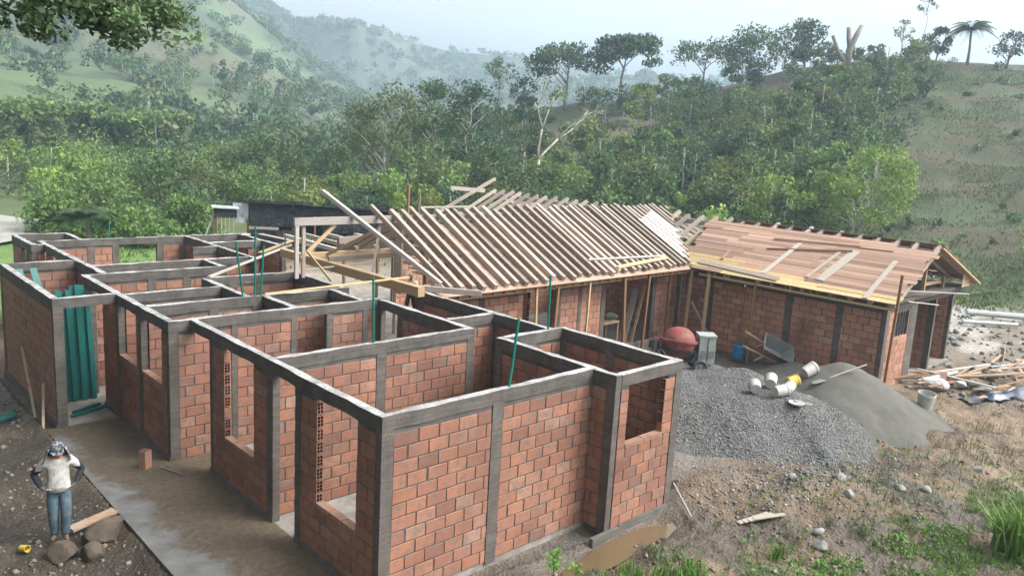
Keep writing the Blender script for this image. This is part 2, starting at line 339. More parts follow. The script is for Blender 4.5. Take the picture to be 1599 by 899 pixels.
# ------------------------------------------------------------------ ground sheet
def build_ground():
    az = np.concatenate([np.arange(-176, 6, 4.0), np.arange(6, 10, .8), np.arange(10, 84, .165), np.arange(84, 90, 1.0), np.arange(90, 184, 4.0)])
    az = np.unique(np.round(az[az < 184], 4))
    rr = np.concatenate([[.4, 1.5, 3, 4.5, 6, 7, 8, 9, 9.7, 10.3], np.arange(10.8, 24, .075), np.arange(24, 34, .14), 34*np.exp(np.linspace(0, math.log(120/34), 110)), 122*np.exp(np.linspace(0, math.log(760/122), 100))])
    A, Rr = np.meshgrid(np.radians(az), rr, indexing='ij'); n0, n1 = A.shape
    X = CAMPOS[0]+Rr*np.cos(A); Y = CAMPOS[1]+Rr*np.sin(A)
    H = hterr(X, Y); Z = H+site(X, Y)
    V = np.stack([X, Y, Z], -1).reshape(-1, 3)
    i = np.arange(n0)[:, None]; j = np.arange(n1-1)[None, :]; i2 = (i+1) % n0
    F = np.stack([i*n1+j, i*n1+j+1, i2*n1+j+1, i2*n1+j], -1).reshape(-1, 4)
    me = fast_mesh('ground', V, F)
    th, r = polar(X, Y)
    def lay(base, col, m): return base*(1-m[..., None]) + np.array(col)*m[..., None]
    n1_ = vnoise(X, Y, .7, 3); n2_ = vnoise(X, Y, 2.3, 8); n3_ = vnoise(X, Y, .11, 5); nb = fbm(X, Y, 1.1, 5, 21)
    c = np.zeros(X.shape+(3,)) + np.array((.175, .125, .082))
    c = lay(c, (.25, .185, .12), sstep(.45, .7, n1_)*.7); c = lay(c, (.1, .072, .05), sstep(-.02, -.3, nb)*.7)
    fgz = sstep(-.4, -1.2, Y)*(X > -1)*(X < 13)*(1-sstep(26, 32, r)); c = lay(c, (.118, .082, .05), fgz*.8); c = lay(c, (.075, .06, .045), fgz*sstep(.0, -.3, nb)*.8); c = lay(c, (.2, .155, .105), fgz*sstep(.1, .4, nb)*.6)
    c = lay(c, (.075, .068, .06), np.exp(-((Y+.3)/.45)**2)*sstep(.2, 1.2, X)*(1-sstep(6.3, 7.2, X))*.9)
    # dark churned mud left of the walkway
    mud = sstep(-1.7, -2.2, X)*(1-sstep(20, 26, Y)); c = lay(c, (.046, .037, .028), mud*.95); c = lay(c, (.085, .069, .05), mud*sstep(.1, .35, nb)*.8)
    # concrete dust and pale floor behind the block
    c = lay(c, (.33, .29, .24), sstep(6.5, 8, X)*sstep(7.5, 9, Y)*(1-sstep(23, 27, Y))*(1-sstep(18, 22, X))*.8)
    # court: grey gravelly dirt
    c = lay(c, (.17, .155, .135), sstep(6.6, 7.5, X)*(1-sstep(16.5, 18, X))*sstep(-.6, .6, Y)*(1-sstep(8, 10, Y))*.85)
    # clay on the right
    cl = sstep(11.5, 14.0, X+.6*Y)*(1-sstep(26, 32, X))*(1-sstep(-.6, .2, Y+.12*(17-X))); c = lay(c, (.185, .13, .082), cl*.85*sstep(.15, .6, n1_+.3)); c = lay(c, (.1, .068, .043), cl*sstep(-.05, -.25, nb)*.8)
    rd = sstep(22.5, 25, X)*(1-sstep(36, 40, X))*sstep(-9, -4, Y)*(1-sstep(5, 8, Y)); c = lay(c, (.2, .165, .125), rd*.85); c = lay(c, (.34, .315, .275), rd*sstep(.5, .62, vnoise(X, Y*2.2, .35, 31)))
    # grass
    g1 = sstep(40, 46, r)*(1-sstep(120, 140, r)); c = lay(c, (.075, .11, .035), g1*(1-rd*.7)*sstep(-.3, .1, nb+.25)*.95)
    lawn = sstep(20.5, 22.5, Y)*(1-sstep(55, 65, r))*(1-sstep(9, 12, X-.15*(Y-25))); c = lay(c, (.12, .2, .05), lawn)
    c = lay(c, (.11, .16, .045), sstep(22, 25, Y)*(1-sstep(34, 38, r))*.5)
    fg = sstep(-1.5, -3.2, Y+.22*(X-3))*(X < 16)*(1-sstep(24, 30, r)); c = lay(c, (.075, .1, .035), fg*sstep(.48, .66, .5*n1_+.5*n2_)*.75)
    # hillside right: dry cattle-trodden pasture on the right, forest floor further left
    hs_ = sstep(48, 60, r)*(1-sstep(140, 170, r))*(th < 62)
    stripe = .5+.5*np.sin(H*2.9+fbm(X, Y, .12, 3, 8)*3.5)
    past = (1-sstep(25, 30, th)); c = lay(c, (.05, .06, .023), hs_*past); c = lay(c, (.082, .062, .034), hs_*past*sstep(.4, .75, .3*n3_+.5*stripe+.25*n1_)*.7); c = lay(c, (.05, .078, .025), hs_*past*sstep(.62, .3, n3_)*sstep(.5, .9, 1-stripe*.6)*.7)
    c = lay(c, (.05, .058, .028), hs_*(1-past)); c = lay(c, (.13, .1, .065), hs_*(1-past)*sstep(.55, .7, vnoise(X, Y, .08, 14))*.6)
    # left flank and far range
    lf = sstep(90, 125, r)*(1-hs_*(th < 48)); far = sstep(405, 430, r)
    pas = pasture(X, Y); fine = fbm(X, Y, .09, 3, 44)
    c = lay(c, (.05, .072, .034), lf*(r > 95)); c = lay(c, (.085, .13, .05), lf*pas*(1-far)*.95); c = lay(c, (.095, .085, .05), lf*pas*sstep(.0, .3, fbm(X, Y, .03, 4, 50))*(1-far)*.8)
    c = lay(c, (.02, .036, .024), far); c = lay(c, (.045, .064, .035), far*sstep(-.05, .25, fbm(X, Y, .02, 5, 60)+.5*fine)*.9); c = lay(c, (.12, .105, .07), far*sstep(.18, .4, fbm(X, Y, .008, 4, 66))*.6)
    a = me.attributes.new('gcol', 'FLOAT_COLOR', 'POINT'); a.data.foreach_set('color', np.concatenate([c, np.ones(X.shape+(1,))], -1).reshape(-1).astype(np.float32))
    wet = np.clip(mud*sstep(.1, -.2, nb)+.5*sstep(.2, -.3, nb)*(r < 30), 0, 1)
    a = me.attributes.new('wet', 'FLOAT', 'POINT'); a.data.foreach_set('value', wet.reshape(-1).astype(np.float32))
    t = NT('ground'); p = t.geo(); col = t.attr('gcol', 'Color')
    nf = t.noise(p, 5.5, 7, .75); ng = t.noise(p, .5, 6, .75)
    col = t.mix(1.0, col, t.ramp(nf, [(.25, .55), (.5, 1.0), (.78, 1.5)]), 'MULTIPLY'); col = t.mix(1.0, col, t.ramp(ng, [(.3, .7), (.7, 1.25)]), 'MULTIPLY')
    vf = t.voro(p, 17); wt = t.attr('wet')
    col = t.mix(1.0, col, (.76, .76, .76), 'MULTIPLY'); t.set(col, t.ramp(wt, [(0, .85), (1, .32)]), t.math('ADD', nf, t.math('MULTIPLY', vf, .6)), .8, .06, .35); M['ground'] = t.m
    o = finish('ground', me, 'ground', smooth=True); tag(o, kind='structure'); return o
build_ground()

# water
m = NT('water'); p = m.geo(); n = m.noise(p, 6, 3); m.set((.1, .068, .036), .12, n, .08, .02, .6); M['water_brown'] = m.m
m = NT('river'); p = m.geo(); n = m.noise(p, .9, 4, .6, mul=(1, 3, 1)); m.set(m.ramp(n, [(.35, (.2, .19, .16)), (.65, (.4, .38, .34))]), .3, n, .4, .15, .5); M['river'] = m.m
def blob_sheet(name, cx, cy, rx, ry, z, mat, n=40, seed=1, rot=0):
    rg = random.Random(seed); ph = [rg.uniform(0, 6.28) for _ in range(4)]; vs = [(cx, cy, z)]
    for k in range(n):
        a = 2*math.pi*k/n; q = 1+.14*math.sin(2*a+ph[0])+.1*math.sin(3*a+ph[1])+.06*math.sin(7*a+ph[2])
        u, v = rx*q*math.cos(a), ry*q*math.sin(a); vs.append((cx+u*math.cos(rot)-v*math.sin(rot), cy+u*math.sin(rot)+v*math.cos(rot), z))
    return MB().add(vs, [(0, k+1, (k+1) % n+1) for k in range(n)]).build(name, mat)
tag(blob_sheet('puddle', 4.3, -1.0, 1.4, .33, -.088, 'water_brown', seed=3, rot=.02), kind='structure')
tag(blob_sheet('puddle', -3.6, 8.6, .55, .9, -.145, 'water_brown', seed=5), kind='structure')
tag(MB().add([(-24, 38, .16), (1.5, 37.2, .16), (5.6, 41, .16), (6.6, 47, .16), (4.5, 53, .16), (-24, 64, .16)], [(0, 1, 2, 3, 4, 5)]).build('river', 'river'), kind='structure')
# ------------------------------------------------------------------ brickwork
CH, BL, TH = .2155, .372, .12
def hollow_mesh(L, T, Hh):
    """hollow clay block, 2 x 3 holes seen on its -x end; centred"""
    b = MB(); x0, x1 = -L/2, L/2
    us = [0, .13, .45, .55, .87, 1]; vs_ = [0, .08, .33, .38, .62, .67, .92, 1]
    Y = lambda u: -T/2+u*T; Z = lambda v: -Hh/2+v*Hh
    for i in range(5):
        for j in range(7):
            y0, y1, z0, z1 = Y(us[i]), Y(us[i+1]), Z(vs_[j]), Z(vs_[j+1])
            if i in (1, 3) and j in (1, 3, 5):
                d = x0+.09
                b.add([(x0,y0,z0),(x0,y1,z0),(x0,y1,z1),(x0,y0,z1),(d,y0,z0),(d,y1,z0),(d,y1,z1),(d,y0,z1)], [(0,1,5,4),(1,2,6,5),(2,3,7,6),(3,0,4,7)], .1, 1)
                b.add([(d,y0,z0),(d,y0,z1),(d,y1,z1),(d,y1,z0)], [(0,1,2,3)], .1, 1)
            else: b.add([(x0,y0,z0),(x0,y0,z1),(x0,y1,z1),(x0,y1,z0)], [(0,1,2,3)])
    b.add([(x0,Y(0),Z(0)),(x1,Y(0),Z(0)),(x1,Y(1),Z(0)),(x0,Y(1),Z(0)),(x0,Y(0),Z(1)),(x1,Y(0),Z(1)),(x1,Y(1),Z(1)),(x0,Y(1),Z(1))],
          [(3,2,1,0),(4,5,6,7),(0,1,5,4),(1,2,6,5),(2,3,7,6)])
    return b
def rough_box(L, T, Hh, seed):
    """block with a slightly chamfered, uneven outline; centred"""
    rg = random.Random(seed); j = lambda: rg.uniform(-.004, .004); c = .007
    vs = []; x, y, z = L/2, T/2, Hh/2
    for zz, ins in ((-z, c), (-z+c, 0), (z-c, 0), (z, c)):
        for sx, sy in ((-1,-1),(1,-1),(1,1),(-1,1)): vs.append((sx*(x-ins)+j(), sy*(y-ins*.6)+j()*.3, zz+j()*.6))
    fs = [(3,2,1,0), (12,13,14,15)]
    for k in range(3):
        for q in range(4): a = k*4+q; e = k*4+(q+1) % 4; fs.append((a, e, e+4, a+4))
    return MB().add(vs, fs)

class Building:
    def __init__(s, name, loc, label, mat='brick'):
        s.root = empty(name, (0, 0, 0)); tag(s.root, label, 'building'); s.bricks = []; s.occ = []; s.k = 0; s.mat = mat; s.name = name; s.mcache = {}
    def eps(s): s.k += 1; return (s.k % 9)*.0009
    def obox(s, b):
        x0, x1, y0, y1, z0, z1 = b; s.occ.append(b)
    def wall(s, ax, c, a, b, ops=(), cols=(), z0=0.0, top=2.67, beam=.2, bt=.125, dens=1.0, beamz=None, zr=None, pale=0.0):
        """ax 'x': runs along x at y=c..c+bt;  ax 'y': runs along y at x=c..c+bt.  ops = (s0,s1,zlo,zhi[,hollow]); cols=(s0,s1)"""
        e = s.eps(); mid = c+bt/2; T = TH; hw = T/2-.011
        def bx(m, s0, s1, n0, n1, q0, q1, **k):
            if ax == 'x': m.box(s0, s1, n0, n1, q0, q1, **k); s.obox((s0, s1, n0, n1, q0, q1))
            else: m.box(n0, n1, s0, s1, q0, q1, **k); s.obox((n0, n1, s0, s1, q0, q1))
        # mortar core
        runs = []; m = MB(); cuts = sorted(set([a, b]+[o[0] for o in ops]+[o[1] for o in ops]))
        cuts = [q for q in cuts if a <= q <= b]
        for s0, s1 in zip(cuts[:-1], cuts[1:]):
            cm = (s0+s1)/2; op = [o for o in ops if o[0] < cm < o[1]]
            if op and op[0][2] <= z0+.05 and op[0][3] >= top-.05:
                if m.v: runs.append((s0, m.build('wall', 'mortar', s.root))); m = MB()
                continue
            if op:
                if op[0][2] > z0+.05: bx(m, s0+.003, s1-.003, mid-hw, mid+hw, z0, op[0][2]-.075)
                if op[0][3] < top-.05: bx(m, s0+.003, s1-.003, mid-hw, mid+hw, op[0][3], top)
            else:
                i0 = .1 if any(abs(o[1]-s0) < .002 for o in ops) and not any(abs(q[0]-s0) < .01 for q in cols) and s1-s0 > .25 else .004
                bx(m, s0+i0, s1-.004, mid-hw, mid+hw, z0, top)
        if m.v: runs.append((b+9, m.build('wall', 'mortar', s.root)))
        w = None
        # columns
        for (s0, s1) in cols:
            m = MB(); g = .006+e; bx(m, s0, s1, mid-bt/2-g+.004, mid+bt/2+g-.004, z0-.05, top+.01); m.build('column', 'concrete', s.root)
        # ring beam, slightly uneven along its length
        if beam:
            m = MB(); g = .004+e; zt = top+beam+e; n = max(2, int((b-a)/.3)); rg = random.Random(s.k)
            vs = []; fs = []
            for i in range(n+1):
                q = a-.002*0+(b-a)*i/n; q = q+(-e if i == 0 else e if i == n else 0)
                ja, jb, jc, jd = (rg.uniform(-.011, .011) for _ in range(4))
                for nn, zz in ((mid-bt/2-g+ja, top-.012+jd), (mid+bt/2+g+jb, top-.012-jd), (mid+bt/2+g+jb*.5, zt+jc), (mid-bt/2-g+ja*.5, zt+jd)):
                    vs.append((q, nn, zz) if ax == 'x' else (nn, q, zz))
            for i in range(n):
                for k in range(4): A = i*4+k; B = i*4+(k+1) % 4; fs.append((A, A+4, B+4, B) if ax == 'x' else (A, B, B+4, A+4))
            fs += [(0,1,2,3), (n*4+3, n*4+2, n*4+1, n*4)]
            m.add(vs, fs); m.mi = [1 if (i < n*4 and i % 4 == 2) else 0 for i in range(len(fs))]; m.build('ring_beam', ['beam', 'beam_top_sheen'], s.root)
            s.obox((a, b, mid-bt/2, mid+bt/2, top, zt) if ax == 'x' else (mid-bt/2, mid+bt/2, a, b, top, zt))
        # sills: flat clay pieces
        for o in ops:
            if o[2] > z0+.1:
                n = max(2, int((o[1]-o[0])/.37)); L = (o[1]-o[0])/n
                for i in range(n):
                    m = MB(); s0 = o[0]+i*L+.006; s1 = s0+L-.012; jz = rnd.uniform(0, .008)
                    bx(m, s0, s1, mid-T/2-.012, mid+T/2+.008, o[2]-.07, o[2]+jz, tint=rnd.uniform(.8, .92)); m.build('sill_brick', s.mat, s.root)
        # bricks
        nc = int((top-z0+.03)/CH); ph = rnd.uniform(0, BL)
        for i in range(nc):
            zlo = z0+i*CH+.010; zc = zlo+(CH-.020)/2
            blocks = [(q0, q1, False) for q0, q1 in cols] + [(o[0], o[1], True) for o in ops if o[2]-.09 < zc < o[3]]
            blocks.sort(); segs = []; cur = a; hol = False
            for q0, q1, isop in blocks:
                if q0-cur > .05: segs.append((cur, q0, hol))
                cur = max(cur, q1); hol = isop
            if b-cur > .05: segs.append((cur, b, hol))
            for s0, s1, hol in segs:
                off = (ph + (BL/2 if i % 2 else 0)) % BL; q = s0; first = True
                nxt = s0 + (BL - ((s0-off) % BL))
                if nxt-s0 < .09: nxt += BL
                while q < s1-.03:
                    en = min(nxt, s1)
                    if s1-en < .07: en = s1
                    L = en-q-.021-(rnd.uniform(.004, .02) if rnd.random() < .3 else 0)
                    if L > .03 and rnd.random() < dens:
                        tnt = min(1, max(0, rnd.gauss(.5+pale, .2)))
                        cx = q+.0105+L/2; pos = (cx, mid+rnd.uniform(-.002, .002), zc) if ax == 'x' else (mid+rnd.uniform(-.002, .002), cx, zc)
                        w = next((o_ for q_, o_ in runs if cx < q_), runs[-1][1] if runs else s.root)
                        s.bricks.append((pos, round(L, 2), ax, tnt, hol and first and rnd.random() < .9, w))
                    q = en; nxt = en+BL; first = False
    def brick_mesh(s, L, tb, hol, var):
        key = (L, tb, hol, var)
        if key not in s.mcache:
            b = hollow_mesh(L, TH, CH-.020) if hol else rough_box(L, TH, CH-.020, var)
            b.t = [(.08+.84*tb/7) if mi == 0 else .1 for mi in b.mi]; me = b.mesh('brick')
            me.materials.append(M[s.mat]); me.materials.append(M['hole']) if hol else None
            s.mcache[key] = me
        return s.mcache[key]
    def lay(s, bvh, limit=300):
        """the blocks that show largest become parts of their own, the rest one joined part"""
        sc = []
        for i, (p, L, ax, tnt, hol, w) in enumerate(s.bricks):
            P = np.array(p); v = P-CAMPOS; d = np.linalg.norm(v)
            nrm = np.array([0, -1, 0]) if ax == 'x' else np.array([-1, 0, 0]); front = P+nrm*.075
            dr = front-CAMPOS; dd = np.linalg.norm(dr); loc = bvh.ray_cast(Vector(CAMPOS), Vector(dr/dd), dd-.03)[0]
            cpx = (v@_r)/(v@_f); cpy = (v@_u)/(v@_f); inside = abs(cpx) < .66 and abs(cpy) < .375
            vis = 1 if (loc is None and inside) else 0
            sc.append((vis*L*abs(v@nrm)/d**3, i))
        sc.sort(reverse=True); top = {i for q, i in sc[:limit] if q > 0}
        rest = MB(); rest_h = MB()
        for i, (p, L, ax, tnt, hol, w) in enumerate(s.bricks):
            if i in top:
                me = s.brick_mesh(L, int(tnt*7.99), hol, i % 5)
                o = bpy.data.objects.new('brick', me); COL.objects.link(o); o.parent = w; o.location = p
                o.rotation_euler = (rnd.uniform(-.004, .004), 0, (0 if ax == 'x' else math.pi/2)+rnd.uniform(-.008, .008))
            else:
                if hol:
                    b = hollow_mesh(L, TH, CH-.020)
                    for (f, mi) in zip(b.f, b.mi):
                        pass
                    vv = [(x+p[0], y+p[1], z+p[2]) if ax == 'x' else (-y+p[0], x+p[1], z+p[2]) for x, y, z in b.v]
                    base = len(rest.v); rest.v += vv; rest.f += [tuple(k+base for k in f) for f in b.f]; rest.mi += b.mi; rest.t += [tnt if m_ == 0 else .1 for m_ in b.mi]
                else:
                    hx, hy = (L/2, TH/2) if ax == 'x' else (TH/2, L/2); hz = (CH-.020)/2
                    rest.box(p[0]-hx, p[0]+hx, p[1]-hy, p[1]+hy, p[2]-hz, p[2]+hz, .08+.84*tnt)
        if rest.v: tag(rest.build('brick_courses', [s.mat, 'hole'], s.root), kind='stuff')

# ---------------- roofless front block
FB = Building('roofless_brick_building', (0, 0, 0), 'roofless red brick building with grey concrete ring beams in the left half')
W = FB.wall; Z9 = .935; TOP = 2.67
# facade x = 0 and the porch openings
W('y', 0, .14, 5.82, ops=[(.63, 1.76, Z9, TOP), (2.45, 3.22, 0, TOP), (3.97, 5.16, Z9, TOP)], cols=[(2.28, 2.45), (3.22, 3.45), (5.70, 5.82)], beam=0)
W('y', 0, 0, 6.9, ops=[(0, 6.9, 0, TOP)], beam=.2)                       # its beam runs on to the cross wall
W('x', 0, 0, 4.54, cols=[(0, .2), (2.06, 2.28)])                          # front wall
W('y', 4.40, -.33, 0, cols=[(-.53, -.33)], beam=0); W('y', 4.40, -.53, 2.56, ops=[(-.53, .14, 0, TOP)], cols=[(2.36, 2.56)])
W('x', -.53, 4.56, 6.33, ops=[(4.78, 5.84, 1.56, TOP)], cols=[(6.14, 6.33)])
W('y', 6.19, -.39, 2.5, cols=[(1.0, 1.2), (2.3, 2.5)]); W('x', 2.43, 4.56, 6.15, cols=[(5.2, 5.4)])
# rooms behind
W('x', 3.38, .14, 4.54, cols=[(2.16, 2.36), (4.36, 4.54)])
W('y', 4.40, 3.52, 6.74, ops=[(5.93, 6.58, 0, TOP)], cols=[(5.75, 5.93), (6.58, 6.74)])
W('x', 4.24, 4.56, 5.86, cols=[(4.56, 4.7)]); W('y', 5.86, 2.57, 7.1, cols=[(4.1, 4.3), (6.9, 7.1)])
W('x', 6.74, -.43, 4.54, ops=[(2.31, 3.05, 0, TOP)], cols=[(-.43, -.25), (.84, .96), (2.18, 2.31), (3.05, 3.2), (4.0, 4.14), (4.38, 4.54)])
W('y', -.43, 6.9, 12.38, ops=[(7.15, 8.29, 1.51, TOP), (8.64, 9.73, 1.51, TOP), (10.9, 11.85, 0, TOP)], cols=[(8.29, 8.5), (9.73, 9.92), (11.85, 12.1)])
W('y', 2.25, 6.88, 8.25); W('y', 3.97, 6.88, 8.25)
W('x', 8.25, -.29, 4.54, cols=[(1.0, 1.2), (2.0, 2.2)]); W('x', 9.7, -.29, 1.9); W('y', 1.9, 8.39, 10.9, cols=[(10.75, 10.9)])
W('x', 10.85, 2.04, 4.4, cols=[(2.6, 2.8), (3.3, 3.5)]); W('y', 4.40, 8.39, 11.0, cols=[(8.4, 8.55), (10.8, 11.0)])
W('x', 9.84, -1.7, -.43, ops=[(-1.5, -.43, 0, TOP)], cols=[(-1.7, -1.5)]); W('y', -1.7, 9.98, 14.9, cols=[(14.7, 14.9)], pale=.26)
W('x', 14.76, -1.56, .04, pale=.05); W('x', 12.38, -.43, 3.2, cols=[(-.43, -.2), (1.1, 1.3), (2.0, 2.2), (2.9, 3.2)])
W('y', .04, 12.52, 18.85, ops=[(16.9, 17.5, 1.0, TOP), (17.9, 18.4, 1.0, TOP)], cols=[(14.7, 14.9), (18.65, 18.85)])
W('x', 13.72, .18, 4.5, cols=[(1.2, 1.4), (2.9, 3.06)]); W('y', 3.06, 12.52, 13.72)
W('y', 4.48, 13.4, 18.8, cols=[(13.4, 13.6), (16.0, 16.2)]); W('x', 16.0, 3.7, 4.48)
W('x', 18.72, .18, 6.5, ops=[(2.35, 3.55, 0, TOP)], cols=[(1.4, 1.6), (2.15, 2.35), (3.55, 3.75), (4.3, 4.5)])
W('y', 6.4, 15.4, 18.72, cols=[(15.4, 15.6)]); W('x', 16.88, 4.62, 6.4, ops=[(5.3, 5.9, 0, TOP)])
W('y', -.3, 18.0, 20.5, ops=[(18.6, 19.2, 0, TOP)], cols=[(18.4, 18.6), (19.2, 19.4)]); W('x', 20.4, -.16, 1.3); W('y', 1.2, 18.86, 20.4); W('x', 18.0, -.16, .04)
# concrete floor, dark wet plinth, walkway
tag(MB().box(.02, 6.3, .02, 18.7, -.12, -.004).box(-.4, .02, 6.8, 18.7, -.12, -.006).box(-1.66, -.4, 9.9, 14.8, -.12, -.008).build('floor', 'slab'), kind='structure')
for (x0, x1, y0, y1) in ((-.035, -.005, .0, 2.44), (-.035, -.005, 3.2, 5.82), (-.465, -.435, 6.74, 10.9), (-1.74, -1.706, 9.84, 14.9)):
    m = MB(); rg = random.Random(int(y0*10)); n = max(3, int((y1-y0)/.25)); vs = []; fs = []
    for i in range(n+1):
        q = y0+(y1-y0)*i/n; zt = .1+rg.uniform(-.03, .03); vs += [(x0, q, -.1), (x1, q, -.1), (x1, q, zt), (x0+.015, q, zt)]
    for i in range(n):
        for k in range(4): A = i*4+k; B = i*4+(k+1) % 4; fs.append((A, B, B+4, A+4))
    fs += [(3,2,1,0), (n*4, n*4+1, n*4+2, n*4+3)]; m.add(vs, fs).build('plinth', 'footing', FB.root)
m = MB().box(4.0, 4.75, -.62, -.535, -.25, .03).box(4.75, 6.2, -.6, -.537, -.25, .05).build('footing', 'footing', FB.root)

t = NT('walkway'); p = t.geo(); n1 = t.noise(p, .8, 6, .7, .5); n2 = t.noise(p, 9, 6, .75); n3 = t.noise(p, 2.2, 5, .7)
conc = t.ramp(n3, [(.3, (.08, .078, .075)), (.7, (.155, .15, .145))]); mudc = t.ramp(n2, [(.3, (.05, .038, .026)), (.7, (.115, .089, .06))])
sx = t.new('ShaderNodeSeparateXYZ'); t.l.new(p, sx.inputs[0])
strip = t.math('SUBTRACT', t.math('MULTIPLY', t.math('ADD', sx.outputs[0], 1.93), .62), t.math('MULTIPLY', t.math('SUBTRACT', 7.0, sx.outputs[1]), .062))
msk = t.math('ADD', strip, t.math('MULTIPLY', t.math('SUBTRACT', n1, .5), 1.6))
fac = t.ramp(msk, [(.05, 0.0), (.2, 1.0)])
t.set(t.mix(fac, conc, mudc), t.ramp(n3, [(.35, .5), (.7, .85)]), t.math('ADD', n2, n3), .8, .03, .3); M['walkway'] = t.m
tag(MB().box(-1.93, .016, -3.6, 5.78, -.2, .004).box(-1.93, -.02, 5.78, 6.76, -.2, .004).box(-1.93, -.45, 6.76, 9.9, -.2, .003).box(-.44, .9, 5.84, 6.72, -.1, .006).build('walkway', 'walkway'), kind='structure')
# ---------------- roofed house: hall along x, wing along y
RH_ = Building('half_roofed_brick_house', (0, 0, 0), 'L-shaped brick house with bare timber rafters and a wing of pink roof boards', 'brick_pale')
HR = RH_.root; W = RH_.wall; WT = 2.46
def part(name, mat, *bars, smooth=False):
    m = MB()
    for b in bars: m.bar(*b)
    return m.build(name, mat, HR)
W('y', 17.75, .38, 7.45, cols=[(6.1, 6.3), (3.18, 3.42), (1.55, 1.75)], top=WT, ops=[(4.9, 4.905, 0, WT)])
W('x', .24, 17.75, 19.7, ops=[(18.4, 19.45, 1.55, 2.3)], cols=[(17.75, 17.98), (19.55, 20.1)], top=WT, beam=.18)
W('x', 1.9, 20.1, 24.2, top=WT, beam=.18, pale=-.25); W('y', 24.06, .5, 7.5, cols=[(.5, .62)], top=WT, ops=[(.62, .63, 0, WT)], pale=.1)
W('y', 21.85, .3, 1.9, cols=[(.3, .5)], top=WT, beam=0, pale=-.2); W('x', .3, 20.1, 24.2, ops=[(20.1, 24.2, 0, WT)], top=WT-.02, beam=.2)
W('x', 7.45, 6.1, 17.75, ops=[(9.9, 11.35, 0, WT), (13.6, 16.1, 0, WT)], cols=[(8.2, 8.4), (11.35, 11.5), (12.3, 12.45), (13.4, 13.6), (16.1, 16.3), (17.5, 17.75)], top=WT)
W('x', 13.1, 10.6, 17.75, cols=[(12.5, 12.7), (15.2, 15.4)], top=WT, beam=.2, pale=.18)
W('x', 16.5, 11.6, 17.5, ops=[(11.9, 12.2, 2.05, 2.3), (12.4, 12.8, 2.05, 2.3)], cols=[(11.6, 11.75), (14.0, 14.2)], top=2.5, beam=0, pale=.25)
W('y', 12.6, 7.6, 13.1, ops=[(9, 10, 0, WT)], top=WT, beam=0, pale=.1); W('y', 17.75, 7.6, 20, top=WT, beam=.18)
tag(MB().box(6.4, 24.2, 7.35, 20.2, -.1, .012).box(17.8, 24.2, .35, 7.35, -.1, .01).build('floor', 'slab'), kind='structure')
MB().box(18.0, 24.3, .1, 1.25, WT+.2, WT+.3).build('concrete_ledge', 'concrete', HR)
MB().box(18.43, 19.42, .3, .33, 1.56, 2.3).build('window_pane', 'dark', HR)
m = MB()
for k in range(5): m.box(18.5+k*.21, 18.515+k*.21, .25, .27, 1.56, 2.3)
m.box(18.42, 19.43, .252, .268, 1.9, 1.915); m.build('window_grille', 'dark', HR)
EX, EZ, RX, RZ = 17.15, 2.80, 20.15, 4.31                 # wing: west eave and ridge
TS = (RZ-EZ)/(RX-EX); SL = math.hypot(RX-EX, RZ-EZ); ux, uz = (RX-EX)/SL, (RZ-EZ)/SL; nx, nz = -uz, ux
def wing_pt(s, y, up=0.0): return (EX+ux*s+nx*up, y, EZ+uz*s+nz*up)
y = -.08; k = 0
while y < 20.6:
    jit = rnd.uniform(-.05, .05); over = rnd.uniform(.05, .28)
    lo = .0 if y < 6.8 else max(0, (y-6.6)*.0)
    MB().bar(wing_pt(lo, y+jit, -.09), wing_pt(SL+over, y+jit+rnd.uniform(-.03, .03), -.09+rnd.uniform(0, .02)), .11, .13, tint=rnd.uniform(.3, .75)).build('rafter', 'rafter_b', HR)
    if k % 1 == 0: MB().bar((RX-.08, y+jit+.1, RZ-.09), (24.15, y+jit+.1, 2.86), .08, .13, tint=rnd.uniform(.3, .7)).build('rafter', 'rafter_b', HR)
    y += .6+rnd.uniform(-.04, .04); k += 1
part('ridge_beam', 'greywood', ((RX, -.05, RZ-.25), (RX, 20.4, RZ-.25), .1, .2))
# boards on the west slope, laid along the eave in rows
row = 0; s = -.06; PW = .187
while s < 2.96:
    yend = 6.75+s*1.02 if s < 1.1 else 7.45+(s-1.1)*.25
    yend += rnd.uniform(-.12, .12); yst = -.24+rnd.uniform(-.12, .16)+(.38 if s > 2.75 else 0)
    if s > 2.75: yst = 1.0+rnd.uniform(-.3, .3)
    q = yst
    while q < yend-.3:
        e = min(q+rnd.uniform(2.0, 3.4), yend)
        if yend-e < .5: e = yend
        newer = (s < .35 and rnd.random() < .8) or (s < .75 and q > 3.8 and rnd.random() < .45)
        up = .02+rnd.uniform(0, .011); m = MB()
        m.bar(wing_pt(s+PW/2, q+.004, up), wing_pt(s+PW/2, e-.004, up+rnd.uniform(-.003, .003)), PW-.006, .022, up=(nx, 0, nz), tint=rnd.uniform(.34, .66))
        m.build('roof_board', 'yellowwood' if newer else 'plank', HR); q = e
    s += PW; row += 1
